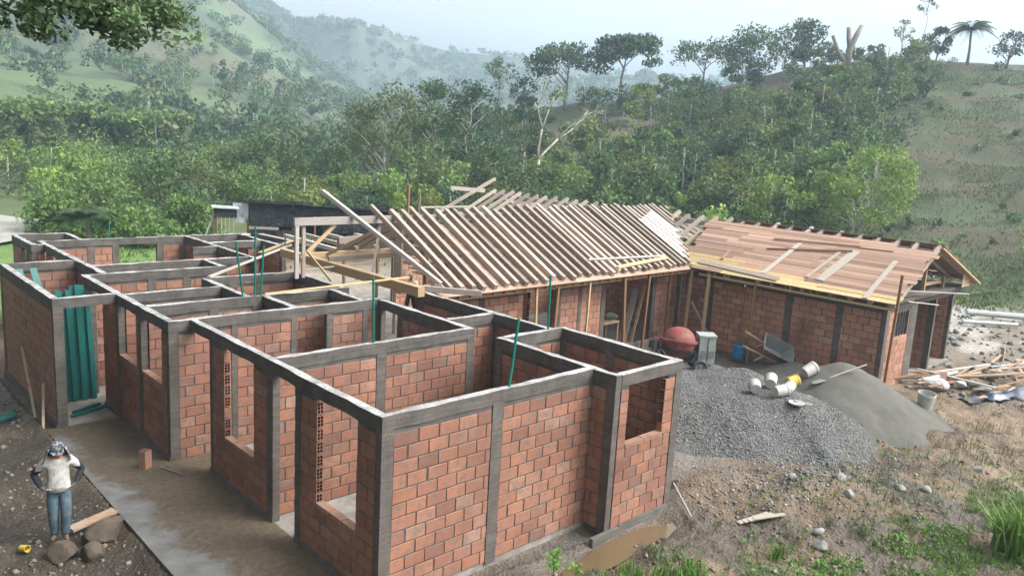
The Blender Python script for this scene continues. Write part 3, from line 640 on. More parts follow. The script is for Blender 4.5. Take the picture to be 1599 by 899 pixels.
# boards of the east slope at the gable, barge rafter, fascia, soffit blocks
for k in range(12):
    f = k/12; x = RX+.05+(24.0-RX)*f; z = RZ-.02+(2.86-RZ)*f
    MB().bar((x+.16, -.2+rnd.uniform(-.04, .04), z+.0), (x+.16, 7.0, z), .31, .022, up=(.34, 0, .94), tint=rnd.uniform(.4, .7)).build('roof_board', 'plank', HR)
part('barge_rafter', 'tan', ((RX-.02, -.14, RZ-.06), (24.2, -.14, 2.84), .05, .2, (0, 1, 0)))
part('fascia', 'yellowwood', ((EX+.07, -.22, EZ-.19), (EX+.07, 6.4, EZ-.19), .03, .07)); part('eave_beam', 'brownwood', ((EX+.42, -.1, EZ-.1), (EX+.42, 7.0, EZ-.1), .09, .12))
for x in (19.1, 20.6, 22.3): part('gable_post', 'tan' if x > 19 else 'greywood', ((x, .35, WT+.3), (x, .35, min(RZ-.25, RZ-.25-abs(x-RX)*.42)), .1, .1))
part('tie_beam', 'tan', ((20.6, .42, 2.98), (23.4, .42, 2.94), .08, .1)); part('gable_board', 'plank', ((19.35, -.1, 3.62), (19.95, -.1, 3.56), .2, .02))
part('brace', 'greywood', ((18.55, .1, 3.02), (22.8, -.32, 2.62), .1, .03)); part('brace', 'greywood', ((18.5, .0, 2.72), (20.2, -.3, 2.5), .07, .03))
for k in range(5): part('gable_board', 'tan', ((23.0+.24*k, -.06, 3.28-.1*k), (23.0+.24*k, -.06, 2.78), .22, .02, (0, 1, 0)))
part('prop_pole', 'brownwood', ((17.05, -.28, 3.66), (17.3, -.12, .2), .07, .05))
# hall rafters
HE, HZ, HRY, HRZ = 6.6, 2.82, 9.9, 4.5
hs_l = math.hypot(HRY-HE, HRZ-HZ); hy, hz_ = (HRY-HE)/hs_l, (HRZ-HZ)/hs_l
def hall_pt(x, s, up=0.0): return (x, HE+hy*s-hz_*up, HZ+hz_*s+hy*up)
x = 6.95; k = 0
while x < 19.9:
    s0 = .12 if x < 17.1 else max(.12, (x-17.1)*1.18*hs_l/(HRY-HE)*1.0)
    lead = (x < 17.4); j = rnd.uniform(-.05, .05); over = rnd.uniform(.02, .3)
    MB().bar(hall_pt(x+j, s0+rnd.uniform(-.05, .1), .0), hall_pt(x+j+rnd.uniform(-.05, .05), hs_l+over, .0), .125, .14, tint=rnd.choice((.25, .4, .5, .62, .95)) + rnd.uniform(-.08, .08)).build('rafter', 'rafter', HR)
    if x < 17 and k % 1 == 0: MB().bar((x+j+.11, HRY-.05, HRZ-.1), (x+j+.11, 13.3, 2.84), .08, .13, tint=rnd.uniform(.3, .7)).build('rafter', 'rafter', HR)
    x += (.38 if x < 12 else .32 if x < 17 else .28)+rnd.uniform(-.03, .03); k += 1
for k in range(5):    # weathered boards between the last rafters by the valley
    x = 17.2+k*.3; MB().bar(hall_pt(x, max(.5, (x-17.1)*1.3+.3), .075), hall_pt(x+.05, 2.9+.12*k, .075), .24, .02, up=(0, -hz_, hy), tint=rnd.uniform(.55, .9)).build('roof_board', 'greywood', HR)
for k in range(17):    # boards under the rafters, full rows at the eave, shorter ones above
    q = 5.9 if k < 3 else 7.2+rnd.uniform(0, 1.2); lim = 17.1 if k < 3 else 17.0-k*.12+rnd.uniform(-.8, .3)
    while q < lim-.3:
        e = min(q+rnd.uniform(2.2, 3.5), lim); s = .1+k*.19
        MB().bar(hall_pt(q+.004, s, -.09), hall_pt(e-.004, s, -.09), .182, .022, up=(0, -hz_, hy), tint=rnd.uniform(.4, .62)).build('soffit_board', 'plank', HR); q = e
part('ridge_beam', 'greywood', ((3.9, HRY, 4.36), (19.9, HRY, 4.36), .1, .2)); part('eave_beam', 'brownwood', ((6.5, 6.82, 2.66), (17.4, 6.82, 2.66), .08, .14))
part('purlin', 'rafter', ((7.0, 8.3, 3.42), (18.2, 8.3, 3.42), .1, .14)); part('wall_plate', 'brownwood', ((6.4, 7.5, 2.76), (17.6, 7.5, 2.76), .12, .12))
for x in (10.0, 12.7, 15.4, 17.5): part('king_post', 'brownwood', ((x, HRY, 2.0), (x, HRY, 4.25), .12, .12))
for k in range(26): part('rafter_tail', 'brownwood', ((6.9+k*.4, 6.72, 2.7), (6.9+k*.4, 7.5, 2.74), .07, .1))
for k in range(12): part('rafter_tail', 'tan' if k % 3 else 'brownwood', ((EX+.1, .1+k*.52, EZ-.1), (17.75, .1+k*.52, EZ-.02), .08, .1))
for (x, y, mt, lx, w) in ((9.71, 6.75, 'tan', .1, .06), (10.63, 6.78, 'brownwood', -.12, .07), (11.98, 6.75, 'tan', -.05, .06), (13.56, 6.7, 'brownwood', .22, .09), (14.9, 6.75, 'brownwood', -.1, .07), (16.55, 7.1, 'brownwood', 0, .06), (17.2, 6.68, 'tan', -.12, .08), (17.2, 5.97, 'tan', -.1, .09), (17.22, 4.25, 'brownwood', 0, .06)):
    part('post', mt, ((x+lx, y, 0), (x, y, 2.68), w, w))
part('prop', 'greywood', ((17.5, 5.6, .05), (17.3, 6.65, 1.6), .08, .05)); part('prop', 'brownwood', ((10.2, 7.2, .0), (10.7, 6.8, 1.9), .05, .05)); part('prop', 'brownwood', ((17.4, 2.85, .9), (17.72, 2.75, 1.75), .12, .03))
# unfinished bay of the hall: plates, posts, joists
part('plate_beam', 'tan', ((5.52, 6.55, 2.98), (5.46, 13.5, 2.98), .2, .24)); part('cross_beam', 'tan', ((5.3, 12.2, 3.02), (9.0, 12.2, 3.02), .15, .24))
part('plate_beam', 'greywood', ((8.55, 14.4, 3.22), (8.75, 9.7, 3.22), .16, .26)); part('edge_beam', 'greywood', ((5.75, 7.2, 2.96), (6.95, 5.95, 2.92), .1, .14))
part('post', 'greywood', ((3.98, 9.9, 2.88), (3.98, 9.9, 4.46), .08, .1)); part('post', 'rafter', ((4.2, 9.95, 2.88), (4.2, 9.95, 4.4), .07, .09)); part('prop', 'tan', ((4.6, 9.2, 2.88), (4.22, 9.8, 3.6), .05, .05)); part('prop', 'rafter', ((5.9, 9.3, 2.9), (6.6, 10.0, 4.2), .06, .06)); part('cross_beam', 'rafter', ((5.5, 10.9, 3.15), (8.7, 10.7, 3.2), .1, .14)); part('prop', 'tan', ((7.9, 9.6, .0), (7.9, 9.6, 4.1), .07, .07)); part('brace', 'tan', ((6.2, 12.1, 3.1), (6.9, 9.95, 4.2), .06, .09))
part('brace', 'tan', ((5.13, 9.95, 4.24), (4.14, 9.95, 3.4), .06, .09)); part('post', 'whitewood', ((7.2, 9.9, 2.2), (7.2, 9.9, 4.2), .3, .05))
for x in (6.45, 7.2, 7.95): part('joist', 'greywood', ((x, 12.1, 3.2), (x+.1, 15.5, 3.2), .1, .12, (0, 0, 1)))
for (x, y) in ((6.8, 12.2), (8.0, 12.2), (8.9, 9.8), (9.4, 13.2)): part('post', 'tan', ((x, y, 0), (x, y, 2.9), .07, .07))
part('brace', 'brownwood', ((9.3, 10.8, .6), (8.8, 9.7, 3.1), .08, .06)); part('beam', 'rafter', ((7.0, 12.9, 3.35), (10.4, 13.6, 3.4), .12, .2))
part('hip_rafter', 'greywood', ((6.38, 6.9, 3.05), (5.3, 10.95, 5.06), .11, .1, (0, 0, 1))); part('rafter', 'rafter', ((6.55, 6.7, 2.95), (6.4, 10.2, 4.7), .09, .13))
part('batten', 'whitewood', ((8.0, 10.05, 4.66), (9.95, 10.0, 4.66), .06, .05)); part('stake', 'brownwood', ((7.5, 9.95, 4.2), (7.5, 9.95, 5.32), .06, .05))
part('fly_rafter', 'rafter', ((17.0, 20.6, 3.3), (20.45, 20.7, 4.85), .1, .14)); part('purlin_end', 'whitewood', ((17.1, 20.0, 4.45), (19.2, 20.0, 4.32), .06, .18))
for k in range(30): part('ceiling_board', 'plank', ((7.4+k*.32, 7.6+rnd.uniform(0, .4), 2.9+.01*(k % 2)), (7.45+k*.32, 10.6+rnd.uniform(-1.6, .9), 2.9+.012*(k % 3)), .24, .025))

# ---------------- visible bricks become parts
def occ_tree(boxes):
    m = MB()
    for b in boxes: m.box(*b)
    return BVHTree.FromPolygons(m.v, m.f)
_occ = FB.occ+RH_.occ+[(17.2, 20.2, -.2, 7, 2.85, 2.95)]
_bvh = occ_tree(_occ)
FB.lay(_bvh, 300); RH_.lay(_bvh, 290)

# ---------------- loose boards lying on the roof and the beams
def board(p0, p1, w, h, mat, label, group=None, up=(0, 0, 1), name='board', tint=.5):
    o = MB().bar(p0, p1, w, h, up=up, tint=tint).build(name, mat); tag(o, label, 'board', group); return o
UPW = (nx, 0, nz)
board(wing_pt(2.35, 3.91, .06), wing_pt(.3, 4.13, .06), .16, .025, 'whitewood', 'long narrow pale board across the pink roof, farthest left of those lying down the slope', up=UPW)
board(wing_pt(2.15, 2.46, .06), wing_pt(.5, 2.74, .06), .12, .025, 'whitewood', 'narrow pale board beside the wide pair on the pink roof', up=UPW)
board(wing_pt(2.35, 2.02, .055), wing_pt(.45, 2.3, .055), .3, .025, 'whitewood', 'widest pale board lying down the slope in the middle of the pink roof', up=UPW)
board(wing_pt(2.1, .69, .06), wing_pt(-.05, .68, .06), .15, .025, 'whitewood', 'pale board on the pink roof nearest the gable end', up=UPW)
board(wing_pt(2.42, 4.9, .085), wing_pt(2.66, 2.0, .088), .09, .025, 'plank', 'thin reddish board lying lengthwise near the ridge of the pink roof', up=UPW)
board(wing_pt(1.75, 4.8, .06), wing_pt(2.28, 2.1, .09), .06, .03, 'brownwood', 'brown batten lying lengthwise across the middle of the pink roof', up=UPW)
board(wing_pt(2.6, 2.1, .06), wing_pt(2.65, .98, .06), .08, .022, 'plank', 'short reddish board near the ridge towards the gable', up=UPW)
board(wing_pt(.35, 6.6, .06), wing_pt(.12, 3.5, .06), .2, .025, 'whitewood', 'long pale board lying along the yellow eave of the wing', up=UPW)
board(wing_pt(1.3, 5.95, .06), wing_pt(.7, 5.9, .07), .1, .025, 'plank', 'short pinkish board end near the valley of the roof', up=UPW)
board(hall_pt(13.3, .28, .1), hall_pt(16.1, .5, .12), .13, .04, 'yellowwood', 'bright yellow board laid across the feet of the hall rafters', up=(0, -hz_, hy))
board(hall_pt(12.4, .78, .1), hall_pt(16.15, .62, .1), .06, .05, 'whitewood', 'thin pale batten laid across the hall rafters above the yellow board', up=(0, -hz_, hy))
board((3.7, 10.6, 2.91), (6.6, 10.23, 3.12), .1, .03, 'whitewood', 'long pale board bridging the ring beams below the timber post')
board((2.3, 8.22, 2.92), (5.98, 7.69, 3.13), .05, .04, 'yellowwood', 'thin bamboo-coloured pole from the ring beam to the big plate beam', name='pole')
board((2.06, 10.83, 2.91), (6.6, 15.2, 2.93), .07, .05, 'greywood', 'weathered grey pole crossing diagonally between two ring beams', name='pole')
board((5.0, 14.1, 2.91), (7.4, 16.4, 2.93), .16, .03, 'tan', 'tan board lying on the rear ring beams near the shack')
board((7.0, 18.3, 2.9), (7.35, 15.3, 2.9), .2, .03, 'whitewood', 'pale board on the far ring beam in front of the shack')
board((6.1, 19.6, 2.5), (7.6, 20.6, 2.6), .3, .04, 'whitewood', 'pale board behind the rear rooms beside the little hut')
for k in range(6): board((1.8+k*.1, 13.25+.05*k, 2.35), (2.5+rnd.uniform(-.2, .2), 13.5+rnd.uniform(-.1, .1), 2.4+.03*k), .07, .03, 'whitewood', 'short white offcut in the small heap inside the rear room', 'white offcuts in the rear room', name='offcut')
MB().box(1.5, 3.0, 13.05, 13.7, 2.28, 2.32).build('shelf', 'greywood', FB.root)
# ------------------------------------------------------------------ heaps of gravel and sand
GA = np.array([9.3, 1.5]); GD = np.array([3.5, -2.5])/4.301; GN = np.array([2.5, 3.5])/4.301
def gravel_h(x, y):
    x = np.asarray(x, float); y = np.asarray(y, float)
    s = (x-GA[0])*GD[0]+(y-GA[1])*GD[1]; q = (x-GA[0])*GN[0]+(y-GA[1])*GN[1]
    zr = np.interp(s, [-3.2, -1.8, -.6, 1.2, 3.0, 4.2, 5.3], [-.3, .3, .7, .95, 1.1, .8, -.1]) + fbm(x, y, .55, 3, 71)*.2
    q = q + fbm(x, y, .4, 3, 72)*.7
    zf = zr + np.minimum(q, 0)*.54; h = np.where(q < 0, zf, zr-q*.13-np.maximum(q-4.2, 0)*.12)
    h = h - np.maximum(s-3.4, 0)*.12*np.maximum(q, 0)
    return h + fbm(x, y, 2.2, 3, 73)*.06 + fbm(x, y, .95, 3, 74)*.13
def sand_h(x, y):
    x = np.asarray(x, float); y = np.asarray(y, float)
    dx = x-14.85; dy = y-.1; a = (dx*.62-dy*.78); b = (dx*.78+dy*.62)
    d = np.hypot(a/1.12, b/.95); h = 1.5-.6*np.hypot(d, .25)+fbm(x, y, .8, 3, 75)*.1
    e = np.hypot((x-16.7)/1.0, (y-2.3)/1.25); h2 = .62-.45*np.hypot(e, .15)+fbm(x, y, 1.2, 3, 76)*.08
    return np.maximum(h, h2)+fbm(x, y, 2.5, 4, 77)*.06
def gz(x, y): return max(ground_z(x, y), float(gravel_h(x, y)), float(sand_h(x, y)))
def heap(name, fn, x0, x1, y0, y1, st, mat, label, cat):
    X, Y = np.meshgrid(np.arange(x0, x1, st), np.arange(y0, y1, st), indexing='ij'); n0, n1 = X.shape
    Z = fn(X, Y); G = site(X, Y)+hterr(X, Y); Z = np.maximum(Z, G-.12)
    V = np.stack([X, Y, Z], -1).reshape(-1, 3); i = np.arange(n0-1)[:, None]; j = np.arange(n1-1)[None, :]
    F = np.stack([i*n1+j, (i+1)*n1+j, (i+1)*n1+j+1, i*n1+j+1], -1).reshape(-1, 4)
    keep = (Z-G).reshape(-1)[F].max(1) > -.1; me = fast_mesh(name, V, F[keep])
    o = finish(name, me, mat, smooth=True); tag(o, label, cat); return o
t = NT('gravel'); p = t.geo(); v = t.voro(p, 26); vc = t.voro(p, 26, 'Color'); g = t.noise(p, .7, 5, .7); g2 = t.noise(p, 30, 3, .7)
bw = t.new('ShaderNodeRGBToBW'); t.l.new(vc, bw.inputs[0])
col = t.ramp(bw.outputs[0], [(.15, (.045, .046, .048)), (.5, (.095, .095, .094)), (.85, (.18, .176, .168))])
col = t.mix(t.ramp(g, [(.42, 0.0), (.62, .7)]), col, (.15, .133, .108)); col = t.mix(.3, col, t.ramp(g2, [(.3, .05), (.7, .26)]))
M['gravel'] = t.set(col, .8, t.math('ADD', v, g2), 1.0, .05, .3)
t = NT('sand'); p = t.geo(); g = t.noise(p, 1.1, 6, .7); g2 = t.noise(p, 45, 4, .7)
M['sand'] = t.set(t.mix(.35, t.ramp(g, [(.3, (.06, .055, .044)), (.7, (.115, .105, .083))]), t.ramp(g2, [(.3, .045), (.7, .15)])), .9, t.math('ADD', g, g2), .6, .03, .2)
GP = heap('gravel_pile', gravel_h, 6.6, 16.2, -3.4, 6.6, .06, 'gravel', 'spread heap of grey gravel between the brick bay and the concrete mixer', 'gravel pile')
heap('sand_pile', sand_h, 11.6, 18.6, -3.4, 4.4, .07, 'sand', 'smooth grey-brown heap of sand against the boarded wing', 'sand pile')
def stones(name, pts, rad, mat, tint, parent=None, seed=3):
    """many small angular stones in one mesh"""
    rg = np.random.default_rng(seed); n = len(pts)
    base = np.array([(1,0,0),(-1,0,0),(0,1,0),(0,-1,0),(0,0,1),(0,0,-1)], float); F0 = np.array([(0,2,4),(2,1,4),(1,3,4),(3,0,4),(2,0,5),(1,2,5),(3,1,5),(0,3,5)])
    V = base[None]*rad[:, None, None]*rg.uniform(.55, 1.25, (n, 6, 1)); a = rg.uniform(0, 6.28, n); ca, sa = np.cos(a)[:, None], np.sin(a)[:, None]
    til = rg.uniform(-.9, .9, n)[:, None]; z = V[..., 2]*np.cos(til)-V[..., 1]*np.sin(til); y = V[..., 2]*np.sin(til)+V[..., 1]*np.cos(til)
    V = np.stack([V[..., 0]*ca-y*sa, V[..., 0]*sa+y*ca, z*.8], -1)+pts[:, None, :]
    F = (F0[None]+6*np.arange(n)[:, None, None]).reshape(-1, 3)
    me = fast_mesh(name, V.reshape(-1, 3), F, np.repeat(tint, 8)); o = finish(name, me, mat, parent); o['kind'] = 'stuff'; return o
t = NT('pebble'); a = t.attr('tint'); n = t.noise(t.geo(), 20, 3); M['pebble'] = t.set(t.mix(.25, t.ramp(a, [(0, (.035, .036, .038)), (.4, (.086, .083, .077)), (.75, (.155, .146, .13)), (1, (.27, .26, .24))]), t.ramp(n, [(.3, .08), (.7, .35)])), .8, n, .3, .01, .3)
t = NT('clod'); a = t.attr('tint'); n = t.noise(t.geo(), 14, 3); M['clod'] = t.set(t.mix(.25, t.ramp(a, [(0, (.05, .036, .025)), (.5, (.16, .11, .07)), (.85, (.19, .145, .1)), (1, (.26, .22, .18))]), t.ramp(n, [(.3, .06), (.7, .25)])), .85, n, .4, .01, .2)
N = 42000; px = nr.uniform(7.2, 14.6, N); py = nr.uniform(-3.0, 4.2, N); h = gravel_h(px, py); g = site(px, py)+hterr(px, py); dcam = np.hypot(px-CAMPOS[0], py-CAMPOS[1])
k = (h > g-.03) & (nr.random(N) < np.clip(1.5-(dcam-15)*.14, .12, 1)) & (h > sand_h(px, py)); px, py, h = px[k], py[k], h[k]
stones('gravel_stones', np.stack([px, py, h+.004], -1), nr.gamma(5, .0036, len(px)).clip(.01, .05), 'pebble', np.clip(nr.beta(1.6, 1.9, len(px))*.75+.5*(vnoise(px, py, 1.3, 33)-.35), 0, 1), GP)
# stony rubble in front of the gravel, clods over the churned ground
def scatter(n, x0, x1, y0, y1, mask):
    x = nr.uniform(x0, x1, n); y = nr.uniform(y0, y1, n); m = mask(x, y) > nr.random(n); x, y = x[m], y[m]; return x, y, site(x, y)+hterr(x, y)
x, y, z = scatter(16000, 6.6, 15, -6, .4, lambda x, y: np.exp(-(((x-9.6-.5*(y+1.8)*0)/2.1)**2+((y+1.75+.18*(x-9.6))/.75)**2)))
stones('rubble', np.stack([x, y, z+.005], -1), nr.uniform(.014, .055, len(x))*nr.uniform(.6, 1.2, len(x)), 'pebble', nr.beta(2, 1.7, len(x)), None, 5)
x, y, z = scatter(60000, -5.5, 20, -7.5, 15, lambda x, y: ((x < -2.0)*.55+((y < -.7)*(x > -.3))*np.clip(1.15-.05*(x-2), .08, 1)*.8)*(vnoise(x, y, 1.1, 80) > .38))
stones('soil_clods', np.stack([x, y, z], -1), nr.gamma(2.0, .0125, len(x)).clip(.01, .075), 'clod', nr.beta(1.6, 2.1, len(x)), None, 6)
x, y, z = scatter(1800, 19, 36, -9, 4, lambda x, y: .6+0*x)
stones('rubble', np.stack([x, y, z+.02], -1), nr.gamma(2, .04, len(x)).clip(.02, .2), 'pebble', nr.beta(2, 2.2, len(x)), None, 8)

# ------------------------------------------------------------------ rocks
def rock(name, loc, s, mat, label, seed, group=None):
    rg = random.Random(seed); bm = bmesh.new(); bmesh.ops.create_icosphere(bm, subdivisions=3, radius=1); ph = [(Vector((rg.uniform(-1, 1), rg.uniform(-1, 1), rg.uniform(-1, 1))).normalized(), rg.uniform(.55, .9)) for _ in range(9)]
    for v in bm.verts:
        c = v.co.copy()
        for d, lim in ph:
            e = c.dot(d)
            if e > lim: c -= d*(e-lim)*.85
        c += c.normalized()*rg.uniform(-.025, .025); v.co = Vector((c.x*s[0], c.y*s[1], c.z*s[2]))
    me = bpy.data.meshes.new(name); bm.to_mesh(me); bm.free(); o = finish(name, me, mat, None, loc); o.rotation_euler = (rg.uniform(-.2, .2), rg.uniform(-.2, .2), rg.uniform(0, 6)); tag(o, label, 'rock', group); return o
rock('boulder', (-2.98, 4.32, -.06), (.26, .22, .2), 'rock_brown', 'rounded dark boulder directly below the feet of the man in jeans', 1)
rock('boulder', (-2.38, 4.5, -.02), (.34, .24, .24), 'rock_brown', 'largest brown boulder between the man in jeans and the walkway', 2)
rock('boulder', (-2.6, 4.12, -.06), (.26, .2, .18), 'rock_brown', 'low flat boulder in front of the largest brown boulder', 5)
rock('boulder', (-2.1, 4.75, -.06), (.24, .18, .2), 'rock_brown', 'small brown boulder leaning behind the largest one by the walkway', 4)
for i, (x, y, s, lb) in enumerate(((9.8, -2.28, .17, 'largest pale grey stone on the rubble patch'), (9.2, -2.75, .12, 'grey stone below the rubble patch'), (10.6, -3.2, .12, 'grey stone right of the rubble patch'), (8.9, -1.7, .12, 'dark grey stone in the middle of the rubble'), (7.45, -3.0, .13, 'white stone beside the light wooden offcut'), (6.9, -3.3, .16, 'earthy stone low in the grass at the bottom'), (10.9, -3.6, .14, 'flat pale stone among weeds at the lower right'), (13.0, -3.9, .12, 'small pale stone on the clay at the right'))):
    rock('stone', (x, y, ground_z(x, y)+s*.25), (s, s*.8, s*.62), 'stone', lb, 20+i)

# ------------------------------------------------------------------ concrete mixer
mx = empty('concrete_mixer', (14.1, 4.85, .16), math.atan2(-.69, .72)); mx.scale = (.82, .82, .82); tag(mx, 'concrete mixer with round red drum and grey motor housing in the yard', 'mixer')
tl = Matrix.Translation((0, 0, 1.06)) @ Matrix.Rotation(R(-7), 4, 'X') @ Matrix.Rotation(R(3), 4, 'Y')
dr = MB().lathe([(0, .50), (.14, .492), (.3, .45), (.46, .34), (.58, .18), (.63, .04), (.63, -.06), (.6, -.22), (.52, -.42), (.4, -.58), (.33, -.64), (.3, -.63), (.36, -.5), (.0, -.3)], 36, tl).build('drum', 'red', mx, smooth=True)
MB().lathe([(.63, .05), (.71, .045), (.715, .0), (.71, -.05), (.63, -.055)], 36, tl).build('ring', 'red', dr, smooth=False)
MB().lathe([(.61, -.3), (.66, -.3), (.62, -.4), (.56, -.42)], 36, tl).build('gear_ring', 'dark', dr)
MB().bar((-.98, 0, 1.07), (-.68, 0, 1.07), .08, .09).bar((.68, 0, 1.05), (.84, 0, 1.04), .08, .09).build('pivot', 'red', mx)
yk = [(math.cos(a)*.78, -.05, 1.03+math.sin(a)*.76) for a in np.linspace(math.pi*1.02, math.pi*1.98, 22)]; MB().tube(yk, .055, 8).build('yoke', 'dark', mx, smooth=True)
MB().bar((-.9, .1, .25), (1.1, .1, .25), .12, .1).bar((-.85, -.25, .12), (-.62, .0, .95), .08, .08).bar((-.85, .35, .12), (-.7, .05, 1.0), .08, .08).bar((.55, -.1, .25), (.8, 0, 1.05), .1, .1).bar((-.5, .1, .3), (.4, .1, .36), .3, .08).bar((-.85, -.3, .08), (-.85, .4, .08), .1, .08).build('frame', 'steel', mx)
MB().bar((-.98, 0, 1.0), (-1.02, -.05, .72), .14, .18).bar((-.98, -.02, 1.08), (-1.0, -.02, 1.3), .05, .05).build('tilt_lever', 'dark', mx)
hb = MB().box(.72, 1.32, -.28, .36, .30, 1.28).build('motor_housing', 'galv', mx); MB().box(.69, 1.35, -.31, .39, 1.284, 1.35).build('lid', 'galv', hb)
MB().box(1.02, 1.045, -.293, -.281, .34, 1.26, tint=.2).build('door_seam', 'dark', hb); MB().box(.78, .98, -.3, -.282, .5, .78).box(1.08, 1.28, -.3, -.282, .5, .78).build('vent_panel', 'steel', hb)
for sy in (-.48, .5):
    wm = Matrix.Translation((.78, sy, .2)) @ Matrix.Rotation(R(90), 4, 'X')
    w_ = MB().lathe([(.17, -.07), (.25, -.075), (.285, -.04), (.29, 0), (.285, .04), (.25, .075), (.17, .07), (.17, -.07)], 24, wm).build('wheel', 'rubber', mx, smooth=True)
    MB().lathe([(0, .05), (.05, .06), (.08, .03), (.165, .045), (.17, -.05), (0, -.05)], 16, wm).build('rim', 'steel', w_)
MB().bar((.78, -.48, .2), (.78, .5, .2), .05, .05).build('axle', 'steel', mx)
MB().tube([(-.9, -.1, .1), (-1.0, -.15, .7), (-1.05, -.2, .95)], .02, 6).build('hose', 'dark', mx)

# ------------------------------------------------------------------ wheelbarrow tipped on its nose
wbz = gz(16.55, 3.1); wb = empty('wheelbarrow', (16.55, 3.1, wbz), R(-44)); tag(wb, 'grey steel wheelbarrow tipped forward beside the sand heap', 'wheelbarrow')
tmx = Matrix.Translation((.15, 0, .42)) @ Matrix.Rotation(R(24), 4, 'Y') @ Matrix.Rotation(R(38), 4, 'X')
def tray(s, z, k): return [tmx @ Vector((a*.5*s*k, b*.34*s*k, z)) for a, b in ((-1, -1), (0, -1.06), (1, -1), (1.08, 0), (1, 1), (0, 1.06), (-1, 1), (-1.08, 0))]
vs = tray(1.0, .2, 1)+tray(.6, -.2, 1)+tray(.55, -.17, 1)+tray(.95, .2, 1); fs = []
for k in range(8):
    e = (k+1) % 8; fs += [(k, e, e+8, k+8), (16+k, 24+k, 24+e, 16+e), (k, k+24, e+24, e)]
fs += [tuple(range(15, 7, -1)), tuple(range(16, 24))]; MB().add(vs, fs).build('tray', 'steel', wb)
MB().bar(tmx @ Vector((.2, -.22, -.18)), tmx @ Vector((-1.05, -.32, -.12)), .05, .05).build('handle', 'tan', wb); MB().bar(tmx @ Vector((.2, .22, -.18)), tmx @ Vector((-1.05, .32, -.12)), .05, .05).build('handle', 'tan', wb)
for sy in (-.25, .25): MB().bar(tmx @ Vector((-.3, sy, -.15)), tmx @ Vector((-.42, sy*1.2, -.5)), .05, .05).build('leg', 'greywood', wb)
w_ = MB().lathe([(.08, -.04), (.16, -.045), (.19, 0), (.16, .045), (.08, .04), (.08, -.04)], 18, Matrix.Translation(tmx @ Vector((.62, 0, -.1))) @ Matrix.Rotation(R(90), 4, 'X')).build('wheel', 'rubber', wb, smooth=True)

# ------------------------------------------------------------------ buckets and small tools
def bucket(loc, mat, label, rot, h=.36, r=.155, name='bucket'):
    o = empty(name, loc); o.rotation_euler = rot; tag(o, label, 'bucket', 'buckets on the heaps')
    MB().lathe([(0, 0), (r*.8, 0), (r*.82, .01), (r*.97, h*.82), (r*1.04, h*.83), (r*1.04, h*.9), (r, h*.91), (r*1.02, h), (r*.96, h), (r*.93, h*.8), (r*.76, .015), (0, .015)], 22).build('shell', mat, o, smooth=False)
    pts = [(r*1.03*math.cos(a), r*1.03*math.sin(a), h*.86+.0*a) for a in np.linspace(0, math.pi, 12)]; pts = [(x, y*.25-r*1.0, z+abs(y)*-.5) for x, y, z in pts]
    MB().tube([(-r*1.04, 0, h*.86)]+[(r*1.06*math.cos(a), -r*1.06*math.sin(a), h*.86-.12*math.sin(a)) for a in np.linspace(math.pi, 0, 10)], .005, 5).build('bail', 'steel', o)
    MB().lathe([(r*.885, h*.3), (r*.96, h*.72)], 22).build('print', 'blue' if mat == 'white_plastic' and rnd.random() < .35 else mat, o) if False else None
    return o
def lay_b(x, y, az, mat, label, tip=86, h=.36, r=.155): return bucket((x, y, gz(x, y)+r*.96), mat, label, (R(tip), 0, R(az)), h, r)
lay_b(11.55, .75, 128, 'white_plastic', 'white bucket lying on the gravel, leftmost of the buckets', 84, .34, .155)
lay_b(12.2, .72, 118, 'white_plastic', 'white bucket lying behind the pair in the middle of the gravel', 80, .36, .16)
lay_b(11.5, .22, 66, 'white_plastic', 'white bucket lying with its dark mouth towards the sand heap', 84, .34, .155)
lay_b(11.85, .1, 100, 'white_plastic', 'small white bucket half hidden behind the one with the dark mouth', 82, .28, .14)
lay_b(13.6, .95, 60, 'yellow', 'bright yellow bucket lying between gravel and sand', 78, .28, .17)
lay_b(13.95, .72, 70, 'white_plastic', 'cream bucket lying beside the yellow bucket, mouth towards the shovel', 68, .38, .18)
bucket((16.45, -1.55, gz(16.45, -1.55)-.03), 'white_plastic', 'white bucket standing alone at the right foot of the sand heap', (R(5), R(-6), 0), .44, .22)
bd = empty('blue_drum', (17.3, 4.62, .05)); tag(bd, 'small blue plastic drum by the wall of the wing', 'drum')
MB().lathe([(0, 0), (.2, 0), (.22, .03), (.22, .2), (.235, .22), (.22, .24), (.22, .42), (.2, .45), (.0, .46)], 20).build('shell', 'blue', bd, smooth=False); MB().lathe([(.05, .46), (.05, .5), (0, .5)], 10).build('cap', 'blue', bd)
sp = gz(13.95, .22); sv = empty('shovel', (13.9, .2, sp)); tag(sv, 'long-handled shovel lying against the top of the sand heap', 'shovel')
MB().tube([(.2, -.03, .06), (.55, -.35, .28), (.95, -.72, .52)], .022, 7).build('shaft', 'whitewood', sv); MB().add([(-.2, .17, -.02), (-.05, .2, .0), (.12, .1, .05), (.22, -.02, .07), (.1, -.08, .05), (-.1, -.02, .02), (-.22, .08, -.02)], [(0, 6, 5, 4, 3, 2, 1)]).build('blade', 'steel', sv)
tz = gz(11.6, -.3); td = empty('plastic_scoop', (11.6, -.3, tz+.03)); tag(td, 'pale scoop with a handle lying on the gravel below the buckets', 'scoop')
MB().lathe([(0, 0), (.15, .02), (.19, .07), (.18, .07), (.14, .03), (0, .015)], 18).build('bowl', 'white_plastic', td, smooth=True); MB().bar((.15, -.1, .05), (.3, -.26, .03), .05, .015).build('handle', 'white_plastic', td)
